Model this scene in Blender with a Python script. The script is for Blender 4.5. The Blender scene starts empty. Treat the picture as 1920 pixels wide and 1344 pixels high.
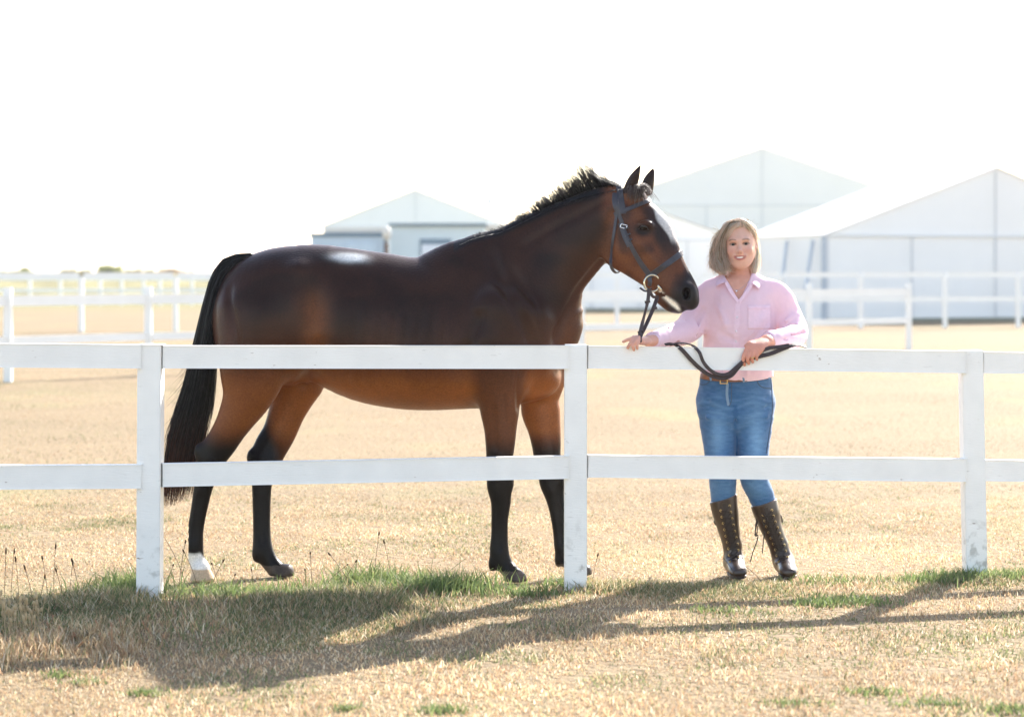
import bpy, bmesh, math, random
import numpy as np
from mathutils import Vector, Matrix

C = bpy.context.scene
random.seed(7); rng = np.random.default_rng(11)

# ---------------------------------------------------------------- camera / light
F = 4000.0; CH = 1.40; HY = 510.0
cam_d = bpy.data.cameras.new('camera'); cam = bpy.data.objects.new('camera', cam_d); C.collection.objects.link(cam)
cam.location = (0, 0, CH); cam.rotation_euler = (math.radians(90), 0, 0)
cam_d.sensor_width = 36; cam_d.lens = F / 1920 * 36
cam_d.shift_y = -(672 - HY) / 1920
cam_d.clip_end = 5000; cam_d.clip_start = 0.1
cam_d.dof.use_dof = True; cam_d.dof.focus_distance = 9.35; cam_d.dof.aperture_fstop = 2.7
C.camera = cam
C.view_settings.view_transform = 'Standard'; C.view_settings.look = 'None'
C.view_settings.gamma = 1; C.view_settings.exposure = 1.6

SUN_AZ, SUN_EL = math.radians(31), math.radians(33)
w = bpy.data.worlds.new('World'); C.world = w; w.use_nodes = True
nt = w.node_tree; bg = nt.nodes['Background']
sky = nt.nodes.new('ShaderNodeTexSky'); sky.sky_type = 'NISHITA'; sky.sun_disc = False
sky.sun_elevation = SUN_EL; sky.sun_rotation = SUN_AZ; sky.dust_density = .7; sky.ozone_density = .6; sky.air_density = 1.0
tint = nt.nodes.new('ShaderNodeVectorMath'); tint.operation = 'MULTIPLY'; tint.inputs[1].default_value = (1.07, .975, .915)
nt.links.new(sky.outputs[0], tint.inputs[0]); nt.links.new(tint.outputs[0], bg.inputs[0]); bg.inputs[1].default_value = 0.15
sl = bpy.data.lights.new('sun', 'SUN'); so = bpy.data.objects.new('sun', sl); C.collection.objects.link(so)
sl.energy = 5.0; sl.angle = math.radians(0.5); sl.color = (1, .95, .88)
S = Vector((math.sin(SUN_AZ) * math.cos(SUN_EL), math.cos(SUN_AZ) * math.cos(SUN_EL), math.sin(SUN_EL)))
so.rotation_euler = S.to_track_quat('Z', 'Y').to_euler(); so.location = S * 50

def W(px, py, y):
    return np.array([(px - 960) * y / F, y, CH - (py - HY) * y / F])

# ---------------------------------------------------------------- materials
def mat(name, color=(.5, .5, .5), rough=.6, attr=False, var=0, vscale=8, bump=0, bscale=40, bstretch=(1, 1, 1),
        metal=0, sheen=0, sheen_tint=None, trans=0, spec=.5, coat=0, coord='Object', detail=4):
    m = bpy.data.materials.new(name); m.use_nodes = True
    t = m.node_tree; N = t.nodes; L = t.links; p = N['Principled BSDF']
    p.inputs['Roughness'].default_value = rough; p.inputs['Metallic'].default_value = metal
    p.inputs['Sheen Weight'].default_value = sheen; p.inputs['Sheen Tint'].default_value = (*(sheen_tint or (1, 1, 1)), 1); p.inputs['Specular IOR Level'].default_value = spec
    p.inputs['Coat Weight'].default_value = coat
    if attr:
        a = N.new('ShaderNodeAttribute'); a.attribute_name = 'Col'; col = a.outputs['Color']
    else:
        r = N.new('ShaderNodeRGB'); r.outputs[0].default_value = (*color, 1); col = r.outputs[0]
    tc = N.new('ShaderNodeTexCoord')
    if var:
        n = N.new('ShaderNodeTexNoise'); n.inputs['Scale'].default_value = vscale; n.inputs['Detail'].default_value = detail
        L.new(tc.outputs[coord], n.inputs['Vector'])
        mr = N.new('ShaderNodeMapRange'); mr.inputs['From Min'].default_value = .3; mr.inputs['From Max'].default_value = .7
        mr.inputs['To Min'].default_value = 1 - var; mr.inputs['To Max'].default_value = 1 + var
        L.new(n.outputs[0], mr.inputs['Value'])
        vm = N.new('ShaderNodeVectorMath'); vm.operation = 'SCALE'
        L.new(col, vm.inputs[0]); L.new(mr.outputs[0], vm.inputs['Scale']); col = vm.outputs[0]
    L.new(col, p.inputs['Base Color'])
    if bump:
        mp = N.new('ShaderNodeMapping'); mp.inputs['Scale'].default_value = bstretch
        L.new(tc.outputs[coord], mp.inputs[0])
        n = N.new('ShaderNodeTexNoise'); n.inputs['Scale'].default_value = bscale; n.inputs['Detail'].default_value = 5
        L.new(mp.outputs[0], n.inputs['Vector'])
        b = N.new('ShaderNodeBump'); b.inputs['Strength'].default_value = 1; b.inputs['Distance'].default_value = bump
        L.new(n.outputs[0], b.inputs['Height']); L.new(b.outputs[0], p.inputs['Normal'])
    if trans:
        tr = N.new('ShaderNodeBsdfTranslucent'); L.new(col, tr.inputs[0])
        mx = N.new('ShaderNodeMixShader'); mx.inputs[0].default_value = trans
        out = N['Material Output']
        L.new(p.outputs[0], mx.inputs[1]); L.new(tr.outputs[0], mx.inputs[2]); L.new(mx.outputs[0], out.inputs[0])
    return m

# ---------------------------------------------------------------- object helpers
def meta(o, label=None, cat=None, group=None, kind=None):
    if label: o['label'] = label
    if cat: o['category'] = cat
    if group: o['group'] = group
    if kind: o['kind'] = kind
    return o

def empty(name, loc):
    o = bpy.data.objects.new(name, None); o.location = loc; o.empty_display_size = .2
    C.collection.objects.link(o); return o

def wloc(o):
    v = Vector((0, 0, 0))
    while o is not None: v += o.location; o = o.parent
    return v

def link(name, me, m, parent=None, loc=(0, 0, 0)):
    """me is in world coordinates; loc becomes the origin"""
    o = bpy.data.objects.new(name, me); C.collection.objects.link(o)
    loc = Vector(loc)
    if parent is not None:
        loc = wloc(parent)
        o.parent = parent
    if loc.length > 0: me.transform(Matrix.Translation(-loc))
    if parent is None: o.location = loc
    if m is not None: me.materials.append(m)
    return o

def np_mesh(name, v, faces=None, quads=None, tris=None, col=None, smooth=True):
    me = bpy.data.meshes.new(name); v = np.asarray(v, dtype=np.float32).reshape(-1, 3)
    loops = []; starts = []; tot = 0
    if quads is not None and len(quads):
        q = np.asarray(quads, dtype=np.int32).reshape(-1, 4); loops.append(q.ravel())
        starts.append(np.arange(len(q), dtype=np.int32) * 4 + tot); tot += q.size
    if tris is not None and len(tris):
        q = np.asarray(tris, dtype=np.int32).reshape(-1, 3); loops.append(q.ravel())
        starts.append(np.arange(len(q), dtype=np.int32) * 3 + tot); tot += q.size
    loops = np.concatenate(loops); starts = np.concatenate(starts)
    me.vertices.add(len(v)); me.vertices.foreach_set('co', v.ravel())
    me.loops.add(len(loops)); me.loops.foreach_set('vertex_index', loops)
    me.polygons.add(len(starts)); me.polygons.foreach_set('loop_start', starts)
    me.update(calc_edges=True)
    me.polygons.foreach_set('use_smooth', np.full(len(starts), smooth))
    if col is not None:
        c = np.ones((len(v), 4), dtype=np.float32); c[:, :3] = col
        a = me.color_attributes.new('Col', 'FLOAT_COLOR', 'POINT'); a.data.foreach_set('color', c.ravel())
    me.validate(); return me

def bm_mesh(name, bm, smooth=False):
    bmesh.ops.recalc_face_normals(bm, faces=bm.faces)
    me = bpy.data.meshes.new(name); bm.to_mesh(me); bm.free()
    if smooth:
        for p in me.polygons: p.use_smooth = True
    return me

def box_bm(bm, c, s, rz=0, bev=0, shear=None):
    r = bmesh.ops.create_cube(bm, size=1)
    vs = r['verts']
    M = Matrix.Translation(c) @ Matrix.Rotation(rz, 4, 'Z') @ Matrix.Diagonal((*s, 1))
    bmesh.ops.transform(bm, matrix=M, verts=vs)
    if bev:
        es = list({e for v in vs for e in v.link_edges})
        bmesh.ops.bevel(bm, geom=es, offset=bev, segments=2, affect='EDGES', profile=.6)

def box(name, c, s, m, parent=None, rz=0, bev=0, loc=(0, 0, 0)):
    bm = bmesh.new(); box_bm(bm, Vector(c), s, rz, bev)
    return link(name, bm_mesh(name, bm), m, parent, loc)

def beam_bm(bm, p0, p1, w, h, bev=.003, up=(0, 0, 1), w1=None, h1=None):
    """box between two points, w = horizontal thickness, h = height"""
    p0, p1 = Vector(p0), Vector(p1); d = p1 - p0; L = d.length; d.normalize()
    s = d.cross(Vector(up)).normalized(); u = s.cross(d)
    w1 = w1 or w; h1 = h1 or h
    r = bmesh.ops.create_cube(bm, size=1); vs = r['verts']
    for v in vs:
        t = v.co.x + .5; ww = w + (w1 - w) * t; hh = h + (h1 - h) * t
        v.co = p0 + d * (L * t) + s * (v.co.y * ww) + u * (v.co.z * hh)
    if bev:
        es = list({e for v in vs for e in v.link_edges})
        bmesh.ops.bevel(bm, geom=es, offset=bev, segments=2, affect='EDGES')

def beam(name, p0, p1, w, h, m, parent=None, bev=.003, up=(0, 0, 1), loc=(0, 0, 0)):
    bm = bmesh.new(); beam_bm(bm, p0, p1, w, h, bev, up)
    return link(name, bm_mesh(name, bm), m, parent, loc)

def cr(pts, n):
    """Catmull-Rom resample rows of pts"""
    P = np.asarray(pts, dtype=float); K = len(P)
    Q = np.vstack([2 * P[0] - P[1], P, 2 * P[-1] - P[-2]]); out = []
    for i in range(K - 1):
        a, b, c, d = Q[i:i + 4]
        for j in range(n):
            t = j / n
            out.append(.5 * (2 * b + (c - a) * t + (2 * a - 5 * b + 4 * c - d) * t * t + (3 * b - 3 * c + d - a) * t ** 3))
    out.append(P[-1]); return np.array(out)

def ribbon(name, pts, nrm, w, th, m, parent=None, n=6, taper=None, loc=(0, 0, 0), closed=False):
    """flat strap along pts (resampled), nrm = face normal per point"""
    P = cr(pts, n) if n > 1 else np.asarray(pts, float); nrm = np.asarray(nrm, float)
    if nrm.ndim == 1: nrm = np.tile(nrm, (len(pts), 1))
    Nn = cr(nrm, n) if n > 1 else nrm
    T = np.gradient(P, axis=0)
    if closed: T[0] = T[-1] = P[1] - P[-2]
    T /= np.linalg.norm(T, axis=1, keepdims=True) + 1e-9
    Nn = Nn - T * (Nn * T).sum(1, keepdims=True); Nn /= np.linalg.norm(Nn, axis=1, keepdims=True) + 1e-9
    B = np.cross(T, Nn); K = len(P)
    ww = np.full(K, w / 2.) if taper is None else np.interp(np.linspace(0, 1, K), np.linspace(0, 1, len(taper)), taper) * w / 2
    ww = ww[:, None]; h = th / 2
    prof = [(-1, -.6), (-1, .6), (-.82, 1), (.82, 1), (1, .6), (1, -.6), (.82, -1), (-.82, -1)]
    V = np.stack([P + B * ww * a + Nn * h * b for a, b in prof], 1).reshape(-1, 3)
    k = len(prof); i = np.arange(K - 1)[:, None]; j = np.arange(k)[None]
    q = np.stack([i * k + j, i * k + (j + 1) % k, (i + 1) * k + (j + 1) % k, (i + 1) * k + j], -1).reshape(-1, 4)
    q = np.vstack([q, [[0, 1, 2, 3]], [[0, 3, 4, 7]], [[7, 4, 5, 6]]]) if not closed else q
    e = (K - 1) * k
    if not closed: q = np.vstack([q, [[e + 3, e + 2, e + 1, e]], [[e + 7, e + 4, e + 3, e]], [[e + 6, e + 5, e + 4, e + 7]]])
    me = np_mesh(name, V, quads=q, smooth=False)
    bm = bmesh.new(); bm.from_mesh(me); bmesh.ops.recalc_face_normals(bm, faces=bm.faces); bm.to_mesh(me); bm.free()
    return link(name, me, m, parent, loc)

def tube_np(lines, rad, sides=3, seed=0):
    """lines (M,K,3), rad (M,K) -> verts, quads"""
    L = np.asarray(lines, float); M_, K, _ = L.shape
    T = np.gradient(L, axis=1); T /= np.linalg.norm(T, axis=2, keepdims=True) + 1e-9
    r = np.random.default_rng(seed); ref = r.normal(size=(M_, 1, 3)); ref = np.repeat(ref, K, 1)
    U = np.cross(T, ref); U /= np.linalg.norm(U, axis=2, keepdims=True) + 1e-9; V = np.cross(T, U)
    vs = [L + rad[..., None] * (U * math.cos(2 * math.pi * s / sides) + V * math.sin(2 * math.pi * s / sides)) for s in range(sides)]
    verts = np.stack(vs, 2).reshape(-1, 3)
    m = np.arange(M_)[:, None, None] * K * sides; k = np.arange(K - 1)[None, :, None] * sides; s = np.arange(sides)[None, None]
    a = m + k + s; b = m + k + (s + 1) % sides
    q = np.stack([a, b, b + sides, a + sides], -1).reshape(-1, 4)
    return verts, q

def strands(name, lines, r0, m, parent, cols, prof=(.8, 1, 1, .8, .15), sides=3, loc=(0, 0, 0)):
    L = np.asarray(lines); M_, K, _ = L.shape
    pr = np.interp(np.linspace(0, 1, K), np.linspace(0, 1, len(prof)), prof)
    rad = np.asarray(r0).reshape(-1, 1) * pr[None]
    rad = np.broadcast_to(rad, (M_, K))
    v, q = tube_np(L, rad, sides)
    cols = np.asarray(cols, float)
    if cols.ndim == 2: cols = np.repeat(cols[:, None], K, 1)
    c = np.repeat(cols.reshape(-1, 3), sides, 0)
    return link(name, np_mesh(name, v, quads=q, col=c), m, parent, loc)

def vnoise(P, s, seed=0):
    p = np.asarray(P, float) * s + 100.5 + seed * 17.3; i = np.floor(p).astype(np.int64); f = p - i; f = f * f * (3 - 2 * f)
    def h(a, b, c):
        n = (a * 374761393 + b * 668265263 + c * 2147483647 + seed * 1013) & 0xffffffff
        n = ((n ^ (n >> 13)) * 1274126177) & 0xffffffff
        return ((n ^ (n >> 16)) & 0xffff) / 65535.
    r = 0
    for dx in (0, 1):
        for dy in (0, 1):
            for dz in (0, 1):
                wt = (f[..., 0] if dx else 1 - f[..., 0]) * (f[..., 1] if dy else 1 - f[..., 1]) * (f[..., 2] if dz else 1 - f[..., 2])
                r = r + wt * h(i[..., 0] + dx, i[..., 1] + dy, i[..., 2] + dz)
    return r

def sm(a, b, x):
    t = np.clip((x - a) / (b - a), 0, 1); return t * t * (3 - 2 * t)

# ---------------------------------------------------------------- implicit surfaces
class SDF:
    def __init__(s): s.prims = []; s.bumps = []; s.post = []
    def tube(s, nodes, k=.03, hint=(0, 1, 0), n=4, sub=False, floor=None):
        """nodes: (pos, a along hint, b across, egg)"""
        rows = []
        for nd in nodes:
            p, a, b = nd[0], nd[1], nd[2]; e = nd[3] if len(nd) > 3 else 0
            rows.append([*p, a, b, e])
        R = cr(rows, n) if len(rows) > 2 else np.array(rows, float)
        h = np.array(hint, float); segs = []
        for i in range(len(R) - 1):
            p0, p1 = R[i, :3], R[i + 1, :3]; d = p1 - p0; L = np.linalg.norm(d)
            if L < 1e-6: continue
            ax = d / L; U = h - ax * h.dot(ax); U /= np.linalg.norm(U); V = np.cross(ax, U)
            m = max(R[i, 3], R[i, 4], R[i + 1, 3], R[i + 1, 4]) * (1 + abs(R[i, 5]) * .5)
            lo = np.minimum(p0, p1) - m; hi = np.maximum(p0, p1) + m
            segs.append((p0, ax, L, U, V, R[i, 3:6], R[i + 1, 3:6], lo, hi))
        lo = np.min([g[7] for g in segs], 0); hi = np.max([g[8] for g in segs], 0)
        s.prims.append(('t', segs, k, lo, hi, sub)); return s
    def ell(s, c, r, k=.02, R=None, sub=False):
        c = np.array(c, float); r = np.array(r, float); m = r.max()
        R = np.eye(3) if R is None else R
        s.prims.append(('e', (c, r, R), k, c - m, c + m, sub)); return s
    def bump(s, c, r, amp):
        r = np.array(r, float) if np.ndim(r) else np.full(3, float(r))
        s.bumps.append((np.array(c, float), r, amp)); return s
    def groove(s, pts, r, amp):
        P = cr(pts, 4) if len(pts) > 2 else np.linspace(pts[0], pts[1], 5)
        L = np.linalg.norm(np.diff(P, axis=0), axis=1).sum(); n = max(3, int(L / (r * .8))); idx = np.linspace(0, len(P) - 1, n)
        for t in idx:
            i = int(min(t, len(P) - 2)); c = P[i] + (P[i + 1] - P[i]) * (t - i); s.bump(c, r, amp * .62)
        return s
    def ev(s, P, lo=None, hi=None):
        P = P.astype(np.float32) if lo is not None else P
        acc = np.full(len(P), .2, dtype=P.dtype)
        for kind, dat, k, blo, bhi, sub in s.prims:
            if lo is not None and (np.any(blo - k - .012 > hi) or np.any(bhi + k + .012 < lo)): continue
            if kind == 't':
                d = None
                for p0, ax, L, U, V, r0, r1, slo, shi in dat:
                    if lo is not None and (np.any(slo - k - .012 > hi) or np.any(shi + k + .012 < lo)): continue
                    q = P - p0.astype(P.dtype); w_ = q @ ax.astype(P.dtype); u = q @ U.astype(P.dtype); v = q @ V.astype(P.dtype)
                    t = np.clip(w_ / L, 0, 1); w_ = w_ - t * L
                    a = r0[0] + (r1[0] - r0[0]) * t; b = r0[1] + (r1[1] - r0[1]) * t; e = r0[2] + (r1[2] - r0[2]) * t
                    a = a * (1 + e * np.clip(v / b, -1, 1)); c = np.minimum(a, b)
                    ua, vb, wc = u / a, v / b, w_ / c
                    k1 = np.sqrt(ua * ua + vb * vb + wc * wc) + 1e-6
                    k2 = np.sqrt((ua / a) ** 2 + (vb / b) ** 2 + (wc / c) ** 2) + 1e-6
                    dd = np.where(k1 < .3, (k1 - 1) * c, k1 * (k1 - 1) / k2)
                    d = dd if d is None else np.minimum(d, dd)
                if d is None: continue
            else:
                c, r, R = dat
                q = (P - c.astype(P.dtype)) @ R.astype(P.dtype)
                x = q / r.astype(P.dtype); k1 = np.sqrt((x * x).sum(1)) + 1e-6; x = x / r.astype(P.dtype); k2 = np.sqrt((x * x).sum(1)) + 1e-6
                d = np.where(k1 < .3, (k1 - 1) * r.min(), k1 * (k1 - 1) / k2)
            if sub:
                h = np.maximum(k - np.abs(acc + d), 0) / k; acc = np.maximum(acc, -d) + h * h * k * .25
            else:
                h = np.maximum(k - np.abs(acc - d), 0) / k; acc = np.minimum(acc, d) - h * h * k * .25
        for c, r, amp in s.bumps:
            if lo is not None and (np.any(c - 2.6 * r > hi) or np.any(c + 2.6 * r < lo)): continue
            q = (P - c.astype(P.dtype)) / r.astype(P.dtype); acc = acc - amp * np.exp(-(q * q).sum(1))
        for f in s.post: acc = f(P, acc)
        return acc
    def grad(s, P, e=.002):
        g = np.stack([s.ev(P + np.eye(3)[i] * e) - s.ev(P - np.eye(3)[i] * e) for i in range(3)], 1)
        return g / (np.linalg.norm(g, axis=1, keepdims=True) + 1e-9)
    def project(s, P, off=0, it=6):
        P = np.array(P, float)
        for _ in range(it):
            d = s.ev(P) - off; P = P - s.grad(P) * d[:, None] * .9
        return P, s.grad(P)
    def raycast(s, px, py, y0, off=0, maxd=1.2):
        """from the camera side through (px,py), starting at depth y0"""
        px = np.atleast_1d(np.array(px, float)); py = np.atleast_1d(np.array(py, float))
        D = np.stack([(px - 960) / F, np.ones_like(px), -(py - HY) / F], 1); O = np.array([0, 0, CH]); t = np.full(len(px), float(y0))
        for _ in range(60):
            d = s.ev(O + D * t[:, None]) - off; t = t + np.clip(d * .7, -.01, .05)
        P = O + D * t[:, None]; return P, s.grad(P)
    def radial(s, c, dirs, off=0):
        c = np.array(c, float); dirs = np.asarray(dirs, float); t = np.zeros(len(dirs))
        for _ in range(60):
            d = s.ev(c + dirs * t[:, None]) - off; t = t + np.clip(-d * .7, -.01, .03)
        P = c + dirs * t[:, None]; return P, s.grad(P)
    def mesh(s, name, vox, lo, hi, colf=None):
        lo = np.array(lo, float); hi = np.array(hi, float); B = 16
        nb = np.ceil((hi - lo) / vox / B).astype(int); n = nb * B
        Fd = np.full(n, .05, dtype=np.float32)
        ax = [lo[i] + vox * np.arange(n[i]) for i in range(3)]
        R = vox * B * .87
        cs = np.stack(np.meshgrid(*[lo[i] + vox * (np.arange(nb[i]) * B + (B - 1) / 2) for i in range(3)], indexing='ij'), -1).reshape(-1, 3)
        cd = s.ev(cs).reshape(nb)
        for i in range(nb[0]):
            for j in range(nb[1]):
                for k in range(nb[2]):
                    if cd[i, j, k] > 2.2 * R + .02: continue
                    sl_ = np.s_[i * B:(i + 1) * B, j * B:(j + 1) * B, k * B:(k + 1) * B]
                    if cd[i, j, k] < -2.2 * R - .02: Fd[sl_] = -.05; continue
                    xs, ys, zs = ax[0][i * B:(i + 1) * B], ax[1][j * B:(j + 1) * B], ax[2][k * B:(k + 1) * B]
                    G = np.stack(np.meshgrid(xs, ys, zs, indexing='ij'), -1).reshape(-1, 3)
                    Fd[sl_] = s.ev(G, G[0] - vox, G[-1] + vox).reshape(B, B, B)
        ins = Fd < 0; n = np.array(Fd.shape)
        cnt = np.zeros(n - 1, dtype=np.int8)
        for a in (0, 1):
            for b in (0, 1):
                for c in (0, 1): cnt += ins[a:n[0] - 1 + a, b:n[1] - 1 + b, c:n[2] - 1 + c]
        cells = np.argwhere((cnt > 0) & (cnt < 8)); del cnt
        idx = np.full(n - 1, -1, dtype=np.int32); idx[tuple(cells.T)] = np.arange(len(cells))
        corners = np.array([(a, b, c) for a in (0, 1) for b in (0, 1) for c in (0, 1)])
        vals = np.stack([Fd[tuple((cells + c).T)] for c in corners], 1)
        acc = np.zeros((len(cells), 3)); num = np.zeros(len(cells))
        for a in range(8):
            for b in range(a + 1, 8):
                if np.abs(corners[a] - corners[b]).sum() != 1: continue
                va, vb = vals[:, a], vals[:, b]; mk = (va < 0) != (vb < 0)
                t = np.where(mk, va / np.where(mk, va - vb, 1), 0)
                acc += np.where(mk[:, None], corners[a] + t[:, None] * (corners[b] - corners[a]), 0); num += mk
        V = lo + (cells + acc / num[:, None]) * vox
        qs = []
        for axx in range(3):
            sl0 = [slice(None)] * 3; sl1 = [slice(None)] * 3; sl0[axx] = slice(0, -1); sl1[axx] = slice(1, None)
            A, Bq = ins[tuple(sl0)], ins[tuple(sl1)]
            e = np.argwhere(A != Bq); fl = A[tuple(e.T)]
            o1, o2 = [(1, 2), (2, 0), (0, 1)][axx]
            ok = (e[:, o1] > 0) & (e[:, o2] > 0) & (e[:, o1] < n[o1] - 1) & (e[:, o2] < n[o2] - 1); e = e[ok]; fl = fl[ok]
            d1 = np.zeros(3, int); d1[o1] = 1; d2 = np.zeros(3, int); d2[o2] = 1
            q = np.stack([idx[tuple((e - d1 - d2).T)], idx[tuple((e - d2).T)], idx[tuple(e.T)], idx[tuple((e - d1).T)]], 1)
            q = np.where(fl[:, None], q, q[:, ::-1]); qs.append(q)
        q = np.vstack(qs); q = q[(q >= 0).all(1)]
        me = np_mesh(name, V, quads=q, col=colf(V) if colf else None)
        return me
def ring(name, c, R, r, m, parent, nrm=(0, -1, 0), sx=1, seg=40):
    nrm = Vector(nrm).normalized(); q_ = nrm.to_track_quat('Z', 'Y').to_matrix()
    T = np.linspace(0, 2 * np.pi, seg + 1); P = np.array([list(Vector(c) + q_ @ Vector((math.cos(t) * R * sx, math.sin(t) * R, 0))) for t in T])
    v, q2 = tube_np(P[None], np.full((1, seg + 1), r), 8); return link(name, np_mesh(name, v, quads=q2), m, parent)
M_steel = mat('bit_steel', (.62, .56, .42), .22, metal=1)
M_silver = mat('buckle_steel', (.8, .8, .82), .2, metal=1)
FP = [(-3.18, 8.47), (-1.504, 8.889), (.278, 9.346), (2.122, 9.877), (3.95, 10.42)]
# ================================================================ SETTING
# ---- ground sheet
def ground_mat():
    m = bpy.data.materials.new('dry_turf'); m.use_nodes = True; t = m.node_tree; N = t.nodes; L = t.links
    p = N['Principled BSDF']; p.inputs['Roughness'].default_value = .9; p.inputs['Specular IOR Level'].default_value = .15
    tc = N.new('ShaderNodeTexCoord')
    def noise(s, d=5, st=(1, 1, 1)):
        mp = N.new('ShaderNodeMapping'); mp.inputs['Scale'].default_value = st; L.new(tc.outputs['Object'], mp.inputs[0])
        n = N.new('ShaderNodeTexNoise'); n.inputs['Scale'].default_value = s; n.inputs['Detail'].default_value = d; L.new(mp.outputs[0], n.inputs[0]); return n.outputs[0]
    def ramp(f, a, b):
        r = N.new('ShaderNodeMapRange'); r.inputs['From Min'].default_value = a; r.inputs['From Max'].default_value = b; L.new(f, r.inputs['Value']); return r.outputs[0]
    def mix(f, a, b):
        x = N.new('ShaderNodeMix'); x.data_type = 'RGBA'
        if isinstance(f, float): x.inputs[0].default_value = f
        else: L.new(f, x.inputs[0])
        for s, v in ((6, a), (7, b)):
            if isinstance(v, tuple): x.inputs[s].default_value = (*v, 1)
            else: L.new(v, x.inputs[s])
        return x.outputs[2]
    c = mix(ramp(noise(1.3, 6), .4, .62), (.215, .150, .080), (.255, .185, .100))
    c = mix(ramp(noise(.22, 4, (1, 2.2, 1)), .45, .62), c, (.175, .125, .065))
    c = mix(ramp(noise(14, 6), .35, .7), c, (.16, .105, .06))
    c = mix(ramp(noise(.45, 4, (1, .6, 1)), .54, .68), c, (.20, .185, .075))
    c = mix(ramp(noise(60, 4), .3, .75), c, (.31, .235, .14))
    sx = N.new('ShaderNodeSeparateXYZ'); L.new(tc.outputs['Object'], sx.inputs[0])
    far = ramp(sx.outputs[1], 70, 105)
    c = mix(far, c, mix(ramp(noise(.05, 3), .4, .6), (.20, .20, .075), (.17, .19, .065)))
    L.new(c, p.inputs['Base Color'])
    b = N.new('ShaderNodeBump'); b.inputs['Distance'].default_value = .03; L.new(noise(22, 7), b.inputs['Height']); L.new(b.outputs[0], p.inputs['Normal'])
    return m
def gz(x, y):
    x, y = np.broadcast_arrays(np.asarray(x, float), np.asarray(y, float))
    d = np.interp(x, [p[0] for p in FP], [p[1] for p in FP]) - y
    mound = np.interp(x, [-4, -2.6, -1.5, .28, 1.2, 2.1, 4], [.03, .05, .05, .018, .008, .003, 0]) * sm(-.25, .05, d) * sm(1.5, .5, d)
    return .012 * np.sin(x * 1.1 + .6) * np.sin(y * .9 + 1.0) * np.clip((y - 4) / 3, 0, 1) * np.clip((30 - y) / 10, 0, 1) - .01 + mound
xs = np.concatenate([-np.geomspace(1500, 9, 14), np.linspace(-8, 8, 140), np.geomspace(9, 1500, 14)])
ys = np.concatenate([[-60, -20, 0], np.linspace(2, 12, 120), np.linspace(12.4, 30, 50), np.geomspace(32, 2500, 24)])
GX, GY = np.meshgrid(xs, ys, indexing='ij'); V = np.stack([GX, GY, np.where(np.abs(GX) < 9, gz(GX, GY), -.01)], -1)
i = np.arange(len(xs) - 1)[:, None]; j = np.arange(len(ys) - 1)[None]; k = len(ys)
q = np.stack([i * k + j, (i + 1) * k + j, (i + 1) * k + j + 1, i * k + j + 1], -1).reshape(-1, 4)
M_ground = ground_mat()
meta(link('ground', np_mesh('ground', V, quads=q), M_ground), 'dry sunlit paddock turf, tan with faint green patches', kind='structure')

# ---- paint
M_paint = mat('white_paint', (.86, .84, .80), .55, var=.035, vscale=9, bump=.0012, bscale=30, bstretch=(1, 1, 9))
M_far_paint = mat('white_rail_paint', (.86, .85, .82), .5, var=.03, vscale=3)
def add_dirt(m, base=True, amount=.5):
    """grey scuffs, thin brown nicks and splashed mud low on the posts"""
    t = m.node_tree; N = t.nodes; L = t.links; p = N['Principled BSDF']
    src = p.inputs['Base Color'].links[0].from_socket
    tc = N.new('ShaderNodeTexCoord')
    def layer(src, sc, st, a, b, colr, zmask=None, det=8):
        mp = N.new('ShaderNodeMapping'); mp.inputs['Scale'].default_value = st; L.new(tc.outputs['Object'], mp.inputs[0])
        n = N.new('ShaderNodeTexNoise'); n.inputs['Scale'].default_value = sc; n.inputs['Detail'].default_value = det; L.new(mp.outputs[0], n.inputs[0])
        r = N.new('ShaderNodeMapRange'); r.inputs['From Min'].default_value = a; r.inputs['From Max'].default_value = b; L.new(n.outputs[0], r.inputs['Value'])
        f = r.outputs[0]
        if zmask:
            sx = N.new('ShaderNodeSeparateXYZ'); L.new(tc.outputs['Object'], sx.inputs[0])
            z = N.new('ShaderNodeMapRange'); z.inputs['From Min'].default_value = zmask[0]; z.inputs['From Max'].default_value = zmask[1]; L.new(sx.outputs[2], z.inputs['Value'])
            mu = N.new('ShaderNodeMath'); mu.operation = 'MULTIPLY'; L.new(f, mu.inputs[0]); L.new(z.outputs[0], mu.inputs[1]); f = mu.outputs[0]
        x = N.new('ShaderNodeMix'); x.data_type = 'RGBA'; L.new(f, x.inputs[0]); L.new(src, x.inputs[6]); x.inputs[7].default_value = (*colr, 1)
        return x.outputs[2]
    s = layer(src, 14, (1, 1, 6), .69, .80, (.55, .53, .50))
    s = layer(s, 45, (.35, 1, 1.6), .71, .75, (.28, .19, .13))
    s = layer(s, 22, (1, 1, 1), .54, .66, (.42, .40, .36), zmask=(.36, .02))
    L.new(s, p.inputs['Base Color'])
add_dirt(M_paint)

# ---- near fence
fence = empty('paddock_fence', (FP[1][0], FP[1][1], 0))
meta(fence, 'near white painted timber fence between the camera and the horse', 'fence')
PW = .098
top_px = [None, 645.5, 646.5, 657, None]
for n_, (x, y) in enumerate(FP):
    x0 = x; ztop = {1: CH - (645 - HY) / 450, 2: CH - (646 - HY) / 428, 3: CH - (656.5 - HY) / 405}.get(n_, 1.06 if n_ == 0 else 1.03)
    dx = {1: -.006, 3: .022}.get(n_, 0)
    bm = bmesh.new(); beam_bm(bm, (x + dx, y, -.05), (x, y, ztop), PW, PW, .004, up=(0, 1, 0))
    link('post', bm_mesh('post', bm), M_paint, fence)
def fz(py, y): return CH - (py - HY) * y / F
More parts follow.
